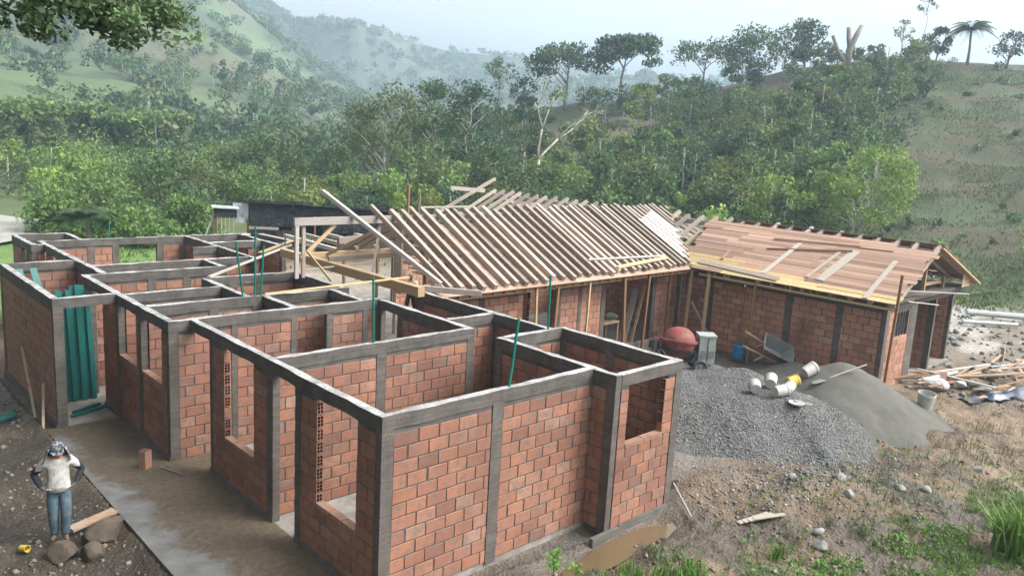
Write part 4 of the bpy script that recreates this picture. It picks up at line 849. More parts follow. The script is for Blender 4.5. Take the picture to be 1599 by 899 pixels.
st = empty('hoe', (6.75, -.3, .12)); tag(st, 'hoe with a thin pale handle lying in the mud beside the brick bay', 'hoe'); MB().tube([(0, 0, .12), (-.62, -.88, -.08)], .02, 7).build('shaft', 'whitewood', st); MB().box(-.12, .1, -.02, .02, -.02, .16).build('blade', 'dark', st)
for k in range(4):
    a = .3+.12*k; board((6.65+.09*k, -1.85-.05*k, ground_z(6.8, -1.8)+.05+.02*k), (7.35+.04*k, -2.05-.09*k, ground_z(7.2, -2.1)+.06+.015*k), .09, .02, 'whitewood', ('farthest', 'second farthest', 'second nearest', 'nearest')[k]+' light wooden offcut of the little pile on the mud', 'offcuts on the mud by the bay', name='offcut')
pb = empty('hollow_brick', (-.93, 6.72, .005), .5); tag(pb, 'single hollow brick standing on end on the muddy walkway', 'brick')
m = hollow_mesh(.36, .15, .17); o = m.build('block', ['brick_pale', 'hole'], pb); o.rotation_euler = (0, R(90), 0); o.location = (0, 0, .18)
rebar = tag(MB().bar((-.72, 6.55, .02), (-.5, 5.95, .03), .025, .02).build('rebar', 'steel'), 'thin steel rod lying beside the standing hollow brick', 'rod')
cu = empty('yellow_cup', (-3.45, 4.85, ground_z(-3.45, 4.85)+.07)); cu.rotation_euler = (R(80), 0, R(25)); tag(cu, 'pale yellow cup lying in the mud at the left edge', 'cup')
MB().lathe([(0, 0), (.05, 0), (.055, .15), (.05, .15), (.045, .01), (0, .01)], 16).build('shell', 'yellow', cu)
board((-3.0, 3.3, -.1), (-2.55, 3.0, -.09), .06, .03, 'scrap', 'short dark stick lying below the boulders at the bottom left', name='stick')
board((-2.7, 5.0, -.03), (-1.98, 5.1, .06), .22, .03, 'scrap', 'brown plank lying from the boulders to the edge of the walkway')
board((-1.95, 10.6, -.1), (-1.76, 12.6, 1.2), .05, .04, 'scrap', 'thin dark stick leaning on the outside of the left brick wall', name='stick')
board((-1.98, 9.9, -.1), (-1.76, 10.7, .8), .05, .04, 'scrap', 'shorter dark stick leaning near the corner column of the left wall', name='stick')

# ------------------------------------------------------------------ green pipes and profiles
def pipe(p0, p1, r, label, group=None, mat='teal', flat=0, cat='pipe', name='pipe'):
    m = MB()
    if flat: m.bar(p0, p1, flat, .05, up=(0, 1, 0) if abs(p1[2]-p0[2]) > 1 else (0, 0, 1))
    else: m.tube([p0, p1], r, 8)
    return tag(m.build(name, mat), label, cat, group)
for k in range(7): pipe((-.5-.105*k, 11.5+.06*(k % 2), .01), (-.56-.104*k, 11.62+.06*(k % 2), 2.66+rnd.uniform(-.05, .2)), .1, ('rightmost', 'second from the right', 'third from the right', 'middle', 'third from the left', 'second from the left', 'leftmost')[k]+' of the tall green profiles standing in the doorway', 'green profiles standing in the doorway', flat=rnd.choice((.1, .108, .115)))
for i, (x0, x1) in enumerate(((-.75, -1.05), (-1.25, -1.3), (-1.32, -1.38), (-1.4, -1.45), (-1.46, -1.52), (-.7, -.98))): pipe((x0, 13.0, .0), (x1, 14.6, 2.75), .04, ('second from the right', 'third from the right', 'third from the left', 'second from the left', 'leftmost', 'rightmost')[i]+' of the green profiles leaning inside the left room', 'green profiles leaning in the left room', flat=.09)
pipe((-1.3, 10.4, .03), (-.5, 10.7, .04), .04, 'green pipe lying on the floor of the doorway, nearer one', flat=.07); pipe((-1.2, 10.65, .03), (-.55, 10.95, .04), .04, 'green pipe lying on the floor of the doorway, farther one', flat=.07)
pipe((-4.2, 10.6, -.02), (-2.2, 11.4, -.02), .05, 'green pipe lying on the mud outside the left wall, upper one'); pipe((-4.2, 10.3, -.02), (-2.25, 11.25, -.02), .05, 'green pipe lying on the mud outside the left wall, lower one')
for p0, p1, lb in (((2.39, .07, 2.4), (2.6, .1, 3.96), 'slanting thin green conduit rising from the front wall of the roofless block'), ((2.14, 3.45, 2.0), (2.08, 3.45, 4.11), 'thin green conduit rising from the second cross wall'), ((5.82, 2.5, 2.5), (5.78, 2.5, 4.03), 'thin green conduit in front of the hall eave'), ((2.2, 8.3, 2.4), (2.3, 8.3, 4.04), 'rightmost of three thin green conduits in the middle rooms'), ((2.1, 8.36, 2.2), (2.1, 8.3, 4.49), 'tallest of three thin green conduits in the middle rooms'), ((1.9, 8.4, 2.4), (1.64, 8.3, 4.16), 'leftmost of three thin green conduits in the middle rooms'), ((2.09, 18.8, 2.5), (2.09, 18.8, 3.36), 'green pipe stub on the rear wall above the lawn, left one'), ((3.86, 18.8, 2.5), (3.86, 18.8, 3.39), 'green pipe stub on the rear wall above the lawn, right one'), ((6.5, 15.4, 2.6), (6.5, 15.4, 3.2), 'green pipe stub on the corner column near the shack')):
    pipe(p0, p1, .022, lb, mat='teal_thin', cat='conduit', name='conduit')
# electrical boxes on the inside wall (parts of the building)
for (x, z) in ((.62, 1.9), (.62, .9)): MB().box(x, x+.1, 6.715, 6.738, z, z+.1).build('outlet_box', 'white_plastic', FB.root)
MB().box(.66, .675, 6.722, 6.74, 1.0, 1.9).build('conduit_chase', 'hole', FB.root)

# ------------------------------------------------------------------ debris at the right
for k in range(26):
    x = rnd.uniform(18.8, 25.0); y = -1.0-(x-19)*.12+rnd.gauss(0, .7); z = max(ground_z(x, y), 0)+rnd.uniform(.04, .34); a = rnd.gauss(-.2, .55); L = rnd.uniform(.5, 1.5)
    tag(MB().bar((x-L*math.cos(a), y-L*math.sin(a), z-rnd.uniform(0, .12)), (x+L*math.cos(a), y+L*math.sin(a), z+rnd.uniform(-.06, .16)), rnd.uniform(.06, .16), .03).build('scrap_board', rnd.choice(('scrap', 'scrap', 'brownwood', 'greywood', 'plank'))), 'scrap board lying in the debris heap in front of the gable', 'board', 'scrap boards in the debris heap')
def bag(loc, s, mat, label, seed, name='rubbish_bag'):
    o = rock(name, loc, s, mat, label, seed); o['category'] = 'bag'; return o
bag((19.6, -.75, .2), (.42, .3, .22), 'white', 'white plastic bag with blue print in the debris near the house corner', 41); MB().box(-.12, .12, -.29, -.27, -.05, .1).build('print', 'blue', bpy.data.objects['rubbish_bag'])
for i in range(12):
    x = rnd.uniform(20, 26); y = -1.2-(x-19)*.15+rnd.uniform(-.7, 1.0); bag((x, y, ground_z(x, y)+.16), (rnd.uniform(.12, .3), rnd.uniform(.1, .22), .12), rnd.choice(('white', 'stone', 'stone', 'white_plastic')), 'crumpled pale scrap in the debris heap at the right edge', 50+i, 'crumpled_scrap')['group'] = 'pale scraps in the debris heap'
def crumple(name, x0, x1, y0, y1, z, amp, mat, label, cat, rz=0, o_=90):
    X, Y = np.meshgrid(np.linspace(x0, x1, 40), np.linspace(y0, y1, 22), indexing='ij'); cx, cy = (x0+x1)/2, (y0+y1)/2
    Xr = cx+(X-cx)*math.cos(rz)-(Y-cy)*math.sin(rz); Yr = cy+(X-cx)*math.sin(rz)+(Y-cy)*math.cos(rz)
    Z = z+np.abs(fbm(X, Y, 1.6, 4, o_))*amp+hterr(Xr, Yr); V = np.stack([Xr, Yr, Z], -1).reshape(-1, 3); i = np.arange(39)[:, None]; j = np.arange(21)[None]
    F = np.stack([i*22+j, (i+1)*22+j, (i+1)*22+j+1, i*22+j+1], -1).reshape(-1, 4); o = finish(name, fast_mesh(name, V, F), mat, smooth=True); tag(o, label, cat); return o
crumple('plastic_sheet', 18.6, 23.4, -2.9, -2.3, .04, .35, 'blue_dark', 'crumpled dark blue plastic sheet along the front of the debris heap', 'sheet', -.32)
pipe((33.0, 2.6, .35), (35.0, .4, .3), .13, 'long white pipe lying at the foot of the pasture slope, upper one', mat='pipe_white'); pipe((31.3, 2.2, .2), (33.2, .6, .15), .09, 'long white pipe lying at the foot of the pasture slope, lower one', mat='pipe_white')
pipe((19.8, -.2, .1), (22.0, -.6, .14), .06, 'white pipe lying in front of the gable recess', mat='pipe_white')
for i in range(14):
    x = 27.5+rnd.uniform(-.9, 1.2); y = 1.9+rnd.uniform(-.6, .8); tag(rock('loose_block', (x, y, ground_z(x, y)+.12), (.2, .14, .12), 'stone', 'pale block in the small heap beyond the gable', 80+i), None, 'block', 'pale blocks beyond the gable')
tag(MB().bar((25.6, -.9, 0), (25.6, -.9, .55), .12, .1).build('stake', 'greywood'), 'short grey stake standing in the pale dirt right of the house', 'stake')
dk = empty('black_tyre', (20.9, 1.1, .42)); dk.rotation_euler = (R(78), 0, R(20)); tag(dk, 'black tyre leaning inside the recess under the gable', 'tyre')
MB().lathe([(.26, -.1), (.4, -.12), (.46, -.05), (.46, .05), (.4, .12), (.26, .1), (.26, -.1)], 24).build('tread', 'rubber', dk, smooth=True)
# things inside the hall openings
for k in range(14): 
    x = 10.2+.19*(k % 5)+rnd.uniform(-.03, .03); z = .1+.17*(k // 5); o = hollow_mesh(.34, .15, .16).build('stacked_brick', ['brick_pale', 'hole']); o.location = (x, 8.6+rnd.uniform(-.05, .05), z); o.rotation_euler = (0, 0, R(90)+rnd.uniform(-.3, .3)); tag(o, 'hollow brick in the loose stack inside the left hall opening', 'brick', 'loose bricks inside the hall')
board((15.2, 7.9, .0), (16.0, 8.1, 1.9), .22, .04, 'whitewood', 'dusty plank leaning inside the wide hall opening'); board((15.4, 7.7, .0), (16.1, 7.8, 2.1), .1, .04, 'tan', 'narrow tan plank leaning inside the wide hall opening')
tb = empty('work_table', (14.2, 7.95, 0)); tag(tb, 'rough wooden workbench with boards on it in the wide hall opening', 'workbench'); MB().box(-.45, .55, -.25, .35, .92, .98).build('top', 'scrap', tb)
for sx in (-.4, .5):
    for sy in (-.2, .3): MB().box(sx-.03, sx+.03, sy-.03, sy+.03, .01, .92).build('leg', 'brownwood', tb)
bag((14.6, 7.95, 1.1), (.34, .2, .13), 'sand', 'dusty cement bag lying on the workbench', 95, 'cement_bag')
tag(MB().box(9.8, 17.0, 6.9, 6.98, -.05, .42).build('dwarf_wall', 'concrete'), 'low concrete kerb wall in front of the hall behind the mixer', 'wall')
ty = empty('dark_tyre', (10.9, 5.6, .2)); tag(ty, 'dark tyre lying on the ground before the hall', 'tyre'); MB().lathe([(.3, -.08), (.5, -.1), (.56, 0), (.5, .1), (.3, .08), (.3, -.08)], 24).build('tread', 'rubber', ty, smooth=True)

# ------------------------------------------------------------------ shack, hut, chairs
sk = empty('plastic_shack', (12.9, 32.0, 0), math.atan2(-4.0, 7.2)); tag(sk, 'long low shack clad in black plastic sheeting behind the timber frame', 'shack')
for x in np.linspace(0, 8.2, 8): MB().bar((x, 0, 0), (x, 0, 2.75-.04*x), .1, .1).build('post', 'brownwood', sk)
def sheet_panel(x0, x1, z0, z1, y, mat='black_sheet', nm='wall_sheet'):
    X, Z = np.meshgrid(np.linspace(x0, x1, 26), np.linspace(z0, z1, 14), indexing='ij'); Y = y+fbm(X, Z, 1.3, 4, 95)*.16
    V = np.stack([X, Y, Z], -1).reshape(-1, 3); i = np.arange(25)[:, None]; j = np.arange(13)[None]; F = np.stack([i*14+j, (i+1)*14+j, (i+1)*14+j+1, i*14+j+1], -1).reshape(-1, 4)
    return finish(nm, fast_mesh(nm, V, F), mat, sk, smooth=True)
sheet_panel(.05, 3.0, 1.45, 2.72, -.1); sheet_panel(.05, 2.6, .35, 1.25, -.12); sheet_panel(3.9, 7.2, 1.2, 2.5, -.1); sheet_panel(2.9, 4.0, 2.1, 2.6, -.12); sheet_panel(3.4, 8.3, 0, 2.4, 2.6); sheet_panel(0, 3.4, 0, 2.6, 2.5)
sheet_panel(-.75, .1, 1.6, 2.65, -.05, 'sheet_grey', 'loose_flap')
MB().add([(-.2, -.35, 2.74), (8.6, -.35, 2.46), (8.6, 2.8, 2.1), (-.2, 2.8, 2.3), (-.2, -.35, 2.79), (8.6, -.35, 2.51), (8.6, 2.8, 2.16), (-.2, 2.8, 2.36)], [(3,2,1,0),(4,5,6,7),(0,1,5,4),(1,2,6,5),(2,3,7,6),(3,0,4,7)]).build('roof', 'black_sheet', sk)
MB().bar((.1, -.16, 1.36), (1.6, -.16, 1.34), .04, .14).build('rail', 'whitewood', sk); MB().bar((7.6, -.4, 2.5), (10.2, -.6, 1.9), .7, .04).build('roof_sheet', 'sheet_grey', sk); MB().bar((4.4, .6, .8), (6.4, .6, .8), .5, .06).build('bench', 'brownwood', sk)
ht = empty('small_hut', (11.0, 31.6, 0), -.35); tag(ht, 'narrow board hut with a pale sheet on top left of the black shack', 'hut')
for k in range(5): MB().bar((.05+.2*k, -.02*(k % 2), 0), (.05+.2*k, -.02*(k % 2), 2.0), .18, .03).build('board', 'scrap', ht)
for k in range(4): MB().bar((-.02, .1+.24*k, 0), (-.02, .1+.24*k, 2.0), .2, .03, up=(0, 1, 0)).build('board', 'scrap', ht)
MB().box(-.08, 1.02, -.06, 1.0, 1.95, 2.42).build('top_wrap', 'black_sheet', ht); MB().bar((-.2, .45, 2.5), (1.15, .45, 2.44), 1.3, .05).build('roof', 'sheet_grey', ht); MB().bar((-.9, .2, 0), (-.1, .2, 2.1), .06, .06).build('prop', 'greywood', ht)
def chair(loc, rz, label):
    c = empty('plastic_chair', loc, rz); tag(c, label, 'chair', 'white plastic chairs by the shack')
    MB().box(-.23, .23, -.22, .22, .41, .45).build('seat', 'white', c); b = MB()
    for k in range(4): b.bar((-.18+.12*k, .21, .45), (-.18+.12*k, .29, .86), .075, .02, up=(0, 1, 0))
    b.bar((-.24, .29, .87), (.24, .29, .87), .04, .07).build('backrest', 'white', c)
    for sx in (-.21, .21):
        for sy in (-.2, .2): MB().bar((sx*1.08, sy*1.1, 0), (sx, sy, .42), .05, .05).build('leg', 'white', c)
        MB().bar((sx*1.1, -.2, .65), (sx*1.1, .25, .66), .05, .03).bar((sx*1.1, -.2, .43), (sx*1.1, -.2, .65), .04, .04).build('armrest', 'white', c)
chair((14.6, 28.6, .35), 2.4, 'white plastic chair left of the timber post before the shack'); chair((17.2, 26.6, .3), .6, 'white plastic chair under the ridge beam facing right'); chair((19.8, 26.1, .25), 2.9, 'white plastic chair farthest right before the shack'); chair((11.9, 29.0, .2), 1.0, 'white plastic chair next to the narrow hut')
# ------------------------------------------------------------------ people
def figure(name, loc, rz, label, J, E, rad, paint, root=0, sub=2):
    """one continuous skinned body: J joints, E bones, rad (rx, ry) per joint"""
    me = bpy.data.meshes.new('body'); me.from_pydata(J, E, []); ob = bpy.data.objects.new('tmp_body', me); COL.objects.link(ob)
    sk_ = ob.modifiers.new('s', 'SKIN'); ss = ob.modifiers.new('u', 'SUBSURF'); ss.levels = sub; ss.render_levels = sub; sk_.use_smooth_shade = True
    for i, v in enumerate(me.skin_vertices[0].data): v.radius = rad[i]; v.use_root = (i == root)
    dg = bpy.context.evaluated_depsgraph_get(); dg.update(); nm = bpy.data.meshes.new_from_object(ob.evaluated_get(dg)); bpy.data.objects.remove(ob)
    root_o = empty(name, loc, rz); tag(root_o, label, 'person')
    mats = ['shirt', 'denim', 'cloth_black', 'glove', 'skin', 'boot']; nm.materials.clear()
    b = finish('body', nm, mats, root_o)
    for p in nm.polygons: p.material_index = paint(p.center); p.use_smooth = True
    return root_o
def body_joints(pose):
    J = []; E = []; Rr = []
    def a(p, r, par=None):
        J.append(p); Rr.append(r if isinstance(r, tuple) else (r, r))
        if par is not None: E.append((par, len(J)-1))
        return len(J)-1
    pel = a((0, 0, .86), (.165, .125)); sp_ = a((0, .01, 1.0), (.172, .135), pel); ch = a((0, .015, 1.2), (.185, .135), sp_); uc = a((0, .01, 1.32), (.13, .105), ch)
    nk = a((0, -.01, 1.40), .056, uc); hd = a((0, -.045, 1.475), (.072, .085), nk); tp = a((0, -.05, 1.555), (.074, .09), hd); a((0, -.04, 1.615), (.05, .06), tp)
    for side in ('L', 'R'):
        P = pose[side]; sx = -1 if side == 'L' else 1
        sh = a((sx*.17, .015, 1.315), .085, uc); ua = a(tuple((Vector((sx*.17, .015, 1.315))*.5+Vector(P['el'])*.5)), .072, sh); el = a(P['el'], .058, ua)
        fm = a(tuple(Vector(P['el'])*.5+Vector(P['wr'])*.5), .052, el); wr = a(P['wr'], .036, fm)
        d = Vector(P['hd']); pm = a(tuple(Vector(P['wr'])+d*.055), (.036, .022), wr); kn = a(tuple(Vector(P['wr'])+d*.095), (.034, .018), pm)
        sd = Vector(P['sd']); cu_ = Vector(P['cu'])
        for k, (o_, L) in enumerate(((-.027, .07), (-.009, .08), (.009, .075), (.027, .058))):
            q0 = Vector(P['wr'])+d*.11+sd*o_; f1 = a(tuple(q0), .0095, kn); f2 = a(tuple(q0+d*L*.45+cu_*L*.2), .009, f1); a(tuple(q0+d*L*.75+cu_*L*.6), .008, f2)
        t1 = a(tuple(Vector(P['wr'])+d*.05-sd*.042), .011, pm); a(tuple(Vector(P['wr'])+d*.095-sd*.065+cu_*.02), .009, t1)
        hp = a((sx*.085, 0, .80), .108, pel); th_ = a(tuple(Vector((sx*.085, 0, .8))*.5+Vector(P['kn'])*.5), .1, hp); k_ = a(P['kn'], .084, th_); cf = a(tuple(Vector(P['kn'])*.55+Vector(P['an'])*.45), .08, k_); an = a(P['an'], .07, cf)
        hl = a((P['an'][0], P['an'][1]-.0, .05), (.045, .045), an); a((P['an'][0]+P['toe'][0]*.6, P['an'][1]+P['toe'][1]*.6, .04), (.043, .036), hl) ; a((P['an'][0]+P['toe'][0], P['an'][1]+P['toe'][1], .032), (.036, .027), len(J)-1)
    return J, E, Rr
pose1 = {'L': dict(el=(-.345, .1, 1.10), wr=(-.24, -.03, .905), hd=Vector((.72, -.3, -.25)).normalized(), sd=Vector((.1, -.75, .5)).normalized(), cu=Vector((.3, -.6, -.2)), kn=(-.095, -.05, .45), an=(-.085, .0, .09), toe=(-.05, -.16)),
         'R': dict(el=(.345, .1, 1.10), wr=(.235, -.03, .905), hd=Vector((-.72, -.3, -.25)).normalized(), sd=Vector((-.1, -.75, .5)).normalized(), cu=Vector((-.3, -.6, -.2)), kn=(.085, -.1, .46), an=(.06, -.06, .09), toe=(.03, -.17))}
def paint1(c):
    x, y, z = c
    if z > 1.365 and abs(x) < .12: return 4
    if z < .085: return 5
    if abs(x) > .165 and z > 1.185 and abs(x) < .305: return 0
    if abs(x) > .215 and z > .96: return 2
    if abs(x) > .17 and z > .93: return 2 if abs(x) > .21 else 0
    if abs(x) > .165 and z > .66: return 3
    if z > .88: return 0
    return 1
J, E, Rr = body_joints(pose1)
pg = ground_z(-2.88, 4.85); p1 = figure('person', (-2.88, 4.85, pg+.08), -.222, 'man in white T-shirt, jeans and patterned head cloth, hands on hips', J, E, Rr, paint1); p1.scale = (1.0, 1.0, 1.0)
cp = MB().lathe([(.0, .12), (.05, .115), (.08, .09), (.098, .05), (.1, .015), (.098, .0)], 20, Matrix.Translation((0, -.04, 1.525)) @ Matrix.Rotation(R(14), 4, 'X') @ Matrix.Diagonal((1, 1.15, 1, 1))).build('head_cloth', 'camo', p1, smooth=True)
vs = []; fs = []
for i, z in enumerate((1.56, 1.5, 1.42, 1.34)):
    for k in range(15):
        a = R(-28)+R(236)*k/14; rr = .108+.03*i+.012*math.sin(k*1.7+i); vs.append((rr*math.cos(a)*1.02, -.03+rr*math.sin(a), z+.012*math.sin(k*2.3)))
for i in range(3):
    for k in range(14): q = i*15+k; fs.append((q, q+1, q+16, q+15))
dp = MB().add(vs, fs).build('drape', 'camo', cp, smooth=True); so_ = dp.modifiers.new('t', 'SOLIDIFY'); so_.thickness = .008
MB().add([(-.1, -.13, 1.515), (-.06, -.2, 1.495), (0, -.225, 1.49), (.06, -.2, 1.495), (.1, -.13, 1.515), (.05, -.1, 1.53), (-.05, -.1, 1.53), (-.1, -.13, 1.503), (-.06, -.2, 1.483), (0, -.225, 1.478), (.06, -.2, 1.483), (.1, -.13, 1.503)], [(0, 1, 2, 3, 4, 5, 6), (11, 10, 9, 8, 7), (0, 7, 8, 1), (1, 8, 9, 2), (2, 9, 10, 3), (3, 10, 11, 4)]).build('visor', 'camo', cp)
for sx in (-.03, .03): MB().lathe([(0, .006), (.009, 0), (0, -.006)], 8, Matrix.Translation((sx, -.131, 1.475))).build('eye', 'dark', p1)
MB().add([(-.014, -.128, 1.452), (.014, -.128, 1.452), (0, -.16, 1.446), (0, -.128, 1.487)], [(0, 2, 1), (0, 3, 2), (1, 2, 3)]).build('nose', 'skin', p1)
MB().bar((-.025, -.129, 1.425), (.025, -.129, 1.425), .006, .006).build('mouth', 'brick_dark', p1)
MB().lathe([(.165, .04), (.182, -.06), (.178, -.06), (.16, .04)], 24, Matrix.Translation((0, 0, .89)) @ Matrix.Diagonal((1, .8, 1, 1))).build('shirt_hem', 'shirt', p1, smooth=True)
MB().box(-.05, .05, -.135, -.128, .875, .89).build('belt', 'dark', p1)
pose2 = {'L': dict(el=(-.26, -.12, 1.08), wr=(-.2, -.34, .98), hd=Vector((.1, -.95, -.2)).normalized(), sd=Vector((1, 0, 0)), cu=Vector((0, -.2, -.7)), kn=(-.12, -.12, .46), an=(-.12, .02, .09), toe=(-.03, -.16)),
         'R': dict(el=(.26, -.12, 1.08), wr=(.2, -.34, .98), hd=Vector((-.1, -.95, -.2)).normalized(), sd=Vector((-1, 0, 0)), cu=Vector((0, -.2, -.7)), kn=(.12, .06, .46), an=(.12, .2, .09), toe=(.03, -.16))}
def paint2(c):
    x, y, z = c
    if z > 1.365 and abs(x) < .12: return 4
    if z < .085: return 5
    if y < -.2 and z > .8 or (abs(x) > .2 and z > .85): return 4 if y < -.1 else 0
    return 0 if z > .88 else 2
J, E, Rr = body_joints(pose2); p2 = figure('person', (11.4, 15.0, .02), -.9, 'worker in white shirt and dark trousers standing behind the timber frame', J, E, Rr, paint2)
MB().lathe([(.0, .1), (.05, .095), (.085, .06), (.095, .0), (.09, -.03)], 16, Matrix.Translation((0, -.03, 1.545)) @ Matrix.Diagonal((1, 1.15, 1, 1))).build('hair', 'brownwood', p2, smooth=True)
# ------------------------------------------------------------------ foliage helpers
def cards(C_, S, rg, up=.35, asp=.55):
    """rhombic leaf faces: centres C_ (n,3), sizes S (n)"""
    n = len(C_); d = rg.normal(size=(n, 3)); d[:, 2] -= .25; d /= np.linalg.norm(d, axis=1)[:, None]
    nn = rg.normal(size=(n, 3)); nn[:, 2] = np.abs(nn[:, 2])+up; w = np.cross(nn, d); w /= np.linalg.norm(w, axis=1)[:, None]+1e-6
    a = d*S[:, None]*.5; b = w*S[:, None]*.5*asp
    V = np.stack([C_-a, C_+b-a*.15, C_+a, C_-b-a*.15], 1).reshape(-1, 3); return V, np.arange(4*n).reshape(-1, 4)
def clump_cloud(cen, rad, npc, leaf, rg, flat=.75):
    """leaves in shells round clump centres"""
    n = len(cen); P = rg.normal(size=(n, npc, 3)); P /= np.linalg.norm(P, axis=2)[..., None]; rr = rg.uniform(.25, 1.08, (n, npc, 1))**.6
    P = P*rr*np.asarray(rad)[:, None, None]; P[..., 2] *= flat; P = P+cen[:, None, :]; S = rg.uniform(.6, 1.35, n*npc)*leaf
    V, F = cards(P.reshape(-1, 3), S, rg); tn = np.clip(np.repeat(rg.normal(.5, .2, n), npc)+rg.normal(0, .14, n*npc), 0, 1); return V, F, tn
def limb(m, p0, p1, r0, r1, rg, n=5, wob=.08):
    p0 = np.array(p0); p1 = np.array(p1); L = np.linalg.norm(p1-p0); pts = []; o = np.zeros(3)
    for i in range(n+1):
        t_ = i/n; sag = np.array([0, 0, .12*L*math.sin(t_*math.pi)*.6]); pts.append(tuple(p0+(p1-p0)*t_+sag+o*(0 < i < n))); o = rg.normal(0, wob*L/n, 3)
    m.tube(pts, [r0+(r1-r0)*i/n for i in range(n+1)], 6, True)
def tree(name, label, loc, H, cr, tf, leaf_m, bark, style='round', seed=1, leaf=.3, ncl=40, npc=60, tr=.16, lean=(0, 0), group=None, cat='tree'):
    rg = np.random.default_rng(seed); root = empty(name, loc); tag(root, label, cat, group); m = MB(); ln = np.array([lean[0], lean[1], 0.0])
    top = np.array([lean[0], lean[1], H*.82]); pts = []
    for i in range(7): t_ = i/6; pts.append(tuple(top*t_+np.array([rg.normal(0, .02*H), rg.normal(0, .02*H), 0])*(0 < i < 6)*.7-np.array([0, 0, .25])*(i == 0)))
    m.tube(pts, [tr*(1.25 if i == 0 else 1-.82*i/6) for i in range(7)], 8)
    u = rg.random((ncl, 3)); a = u[:, 0]*2*math.pi; z0 = H*tf
    if style == 'umbrella':
        r_ = cr*np.sqrt(u[:, 1]); z = H*.80+.16*H*(1-(r_/cr)**2)+rg.normal(0, .045*H, ncl)-.16*H*(u[:, 2] < .3)
    elif style == 'sparse':
        t_ = u[:, 2]**.8; z = z0+(H-z0)*t_; r_ = cr*(.25+.75*np.sqrt(u[:, 1]))*np.sin(np.clip(t_*.8+.18, 0, 1)*math.pi)**.6
    elif style == 'column':
        t_ = u[:, 2]; z = z0+(H-z0)*t_; r_ = cr*np.sqrt(u[:, 1])*(1-.55*t_)
    else:
        t_ = u[:, 2]; z = z0+(H-z0)*t_; r_ = cr*np.sqrt(u[:, 1])*np.sqrt(np.clip(1-(2*t_-.85)**2*.8, .08, 1))
    cen = np.stack([r_*np.cos(a)+lean[0]*z/H, r_*np.sin(a)+lean[1]*z/H, z], -1)
    for c in cen[:min(ncl, 9 if style == 'umbrella' else 22)]:
        zb = np.clip(c[2]-np.hypot(c[0], c[1])*(.9 if style != 'umbrella' else .75), z0*.55, H*.78); b = np.array([top[0]*zb/(H*.82), top[1]*zb/(H*.82), zb]); limb(m, b, c, tr*.42*(1-.5*zb/H), .02, rg)
    m.build('trunk', bark, root, smooth=True)
    crad = rg.uniform(.7, 1.25, ncl)*cr*(.34 if style in ('round', 'column') else .27)
    V, F, tn = clump_cloud(cen, crad, npc, leaf, rg, .5 if style == 'umbrella' else .8)
    finish('crown', fast_mesh('crown', V, F, tn), leaf_m, root); return root
def bare_tree(name, label, loc, H, seed, bark, spread=.35, lean=(0, 0), tr=.15, leaves=None):
    rg = np.random.default_rng(seed); root = empty(name, loc); tag(root, label, 'tree'); m = MB(); tips = []
    def grow(p, d, L, r, lev):
        q = p; pts = [tuple(p)]
        for k in range(3): d = d+rg.normal(0, .12, 3); d /= np.linalg.norm(d); q = q+d*L/3; pts.append(tuple(q))
        m.tube(pts, [r, r*.9, r*.78, r*.66], 6)
        if lev == 0: tips.append(q); return
        for k in range(2 if lev > 2 else 3):
            nd = d+rg.normal(0, spread, 3); nd[2] = abs(nd[2])*.9+.15; nd /= np.linalg.norm(nd); grow(q, nd, L*rg.uniform(.6, .82), r*.6, lev-1)
    grow(np.array([0, 0, -.2]), np.array([lean[0], lean[1], 1.0])/np.linalg.norm([lean[0], lean[1], 1.0]), H*.36, tr, 4)
    m.build('trunk', bark, root, smooth=True)
    if leaves:
        V, F, tn = clump_cloud(np.array(tips), np.full(len(tips), .45), leaves[1], leaves[2], rg); finish('crown', fast_mesh('crown', V, F, tn), leaves[0], root)
    return root
def onz(x, y, dz=0): return (x, y, float(hterr(np.array([x]), np.array([y]))[0])+dz)

# ------------------------------------------------------------------ single trees
tree('pale_trunk_tree', 'slender pale-trunked tree rising behind the black shack', onz(33.3, 49.3), 10.2, 3.7, .36, 'leaf_olive', 'bark_pale', 'sparse', 1, .3, 60, 62, .2)
tree('tall_thin_tree', 'tall thin tree with leaning grey stem left of the hall roof', onz(38.6, 47.9), 11.0, 3.1, .32, 'leaf_mid', 'bark_pale', 'sparse', 2, .3, 56, 62, .18, (-1.0, .8))
tree('tall_thin_tree', 'tall thin tree with straight stem behind the left end of the hall roof', onz(41.6, 48.0), 11.2, 3.0, .34, 'leaf_blue', 'bark_pale', 'sparse', 3, .3, 56, 62, .17)
bare_tree('bare_tree', 'bare whitish tree with forked branches behind the middle of the roof', onz(44.9, 42.3), 11.0, 5, 'bark_pale', .3, (0, 0), .2, ('leaf_olive', 8, .2))
bare_tree('bare_tree', 'low bare tree leaning to the right behind the roof ridge', onz(45.6, 40.0), 6.4, 9, 'bark_pale', .34, (.75, -.9), .14)
tree('umbrella_tree', 'flat-topped umbrella tree on the skyline, left one of the pair', onz(75.5, 68.2), 8.2, 5.2, .6, 'leaf_dark', 'bark', 'umbrella', 6, .5, 60, 55, .26)
tree('umbrella_tree', 'flat-topped umbrella tree on the skyline, tallest and right of the pair', onz(80.1, 63.0), 9.3, 4.6, .5, 'leaf_dark', 'bark', 'umbrella', 7, .5, 60, 60, .26, (.6, -.6))
tree('umbrella_tree', 'airy wide tree on the skyline right of the umbrella pair', onz(86.9, 54.0), 7.0, 4.3, .5, 'leaf_mid', 'bark', 'umbrella', 8, .42, 46, 34, .2)
tree('skyline_tree', 'broad green tree on the skyline above the middle of the wooded slope', onz(87.5, 47.8), 7.4, 3.9, .3, 'leaf_mid', 'bark', 'round', 9, .4, 50, 60, .2)
tree('skyline_tree', 'thin sparse tree on the skyline beside the dark rounded one', onz(90.6, 44.6), 6.4, 2.4, .4, 'leaf_mid', 'bark', 'sparse', 10, .34, 26, 30, .12)
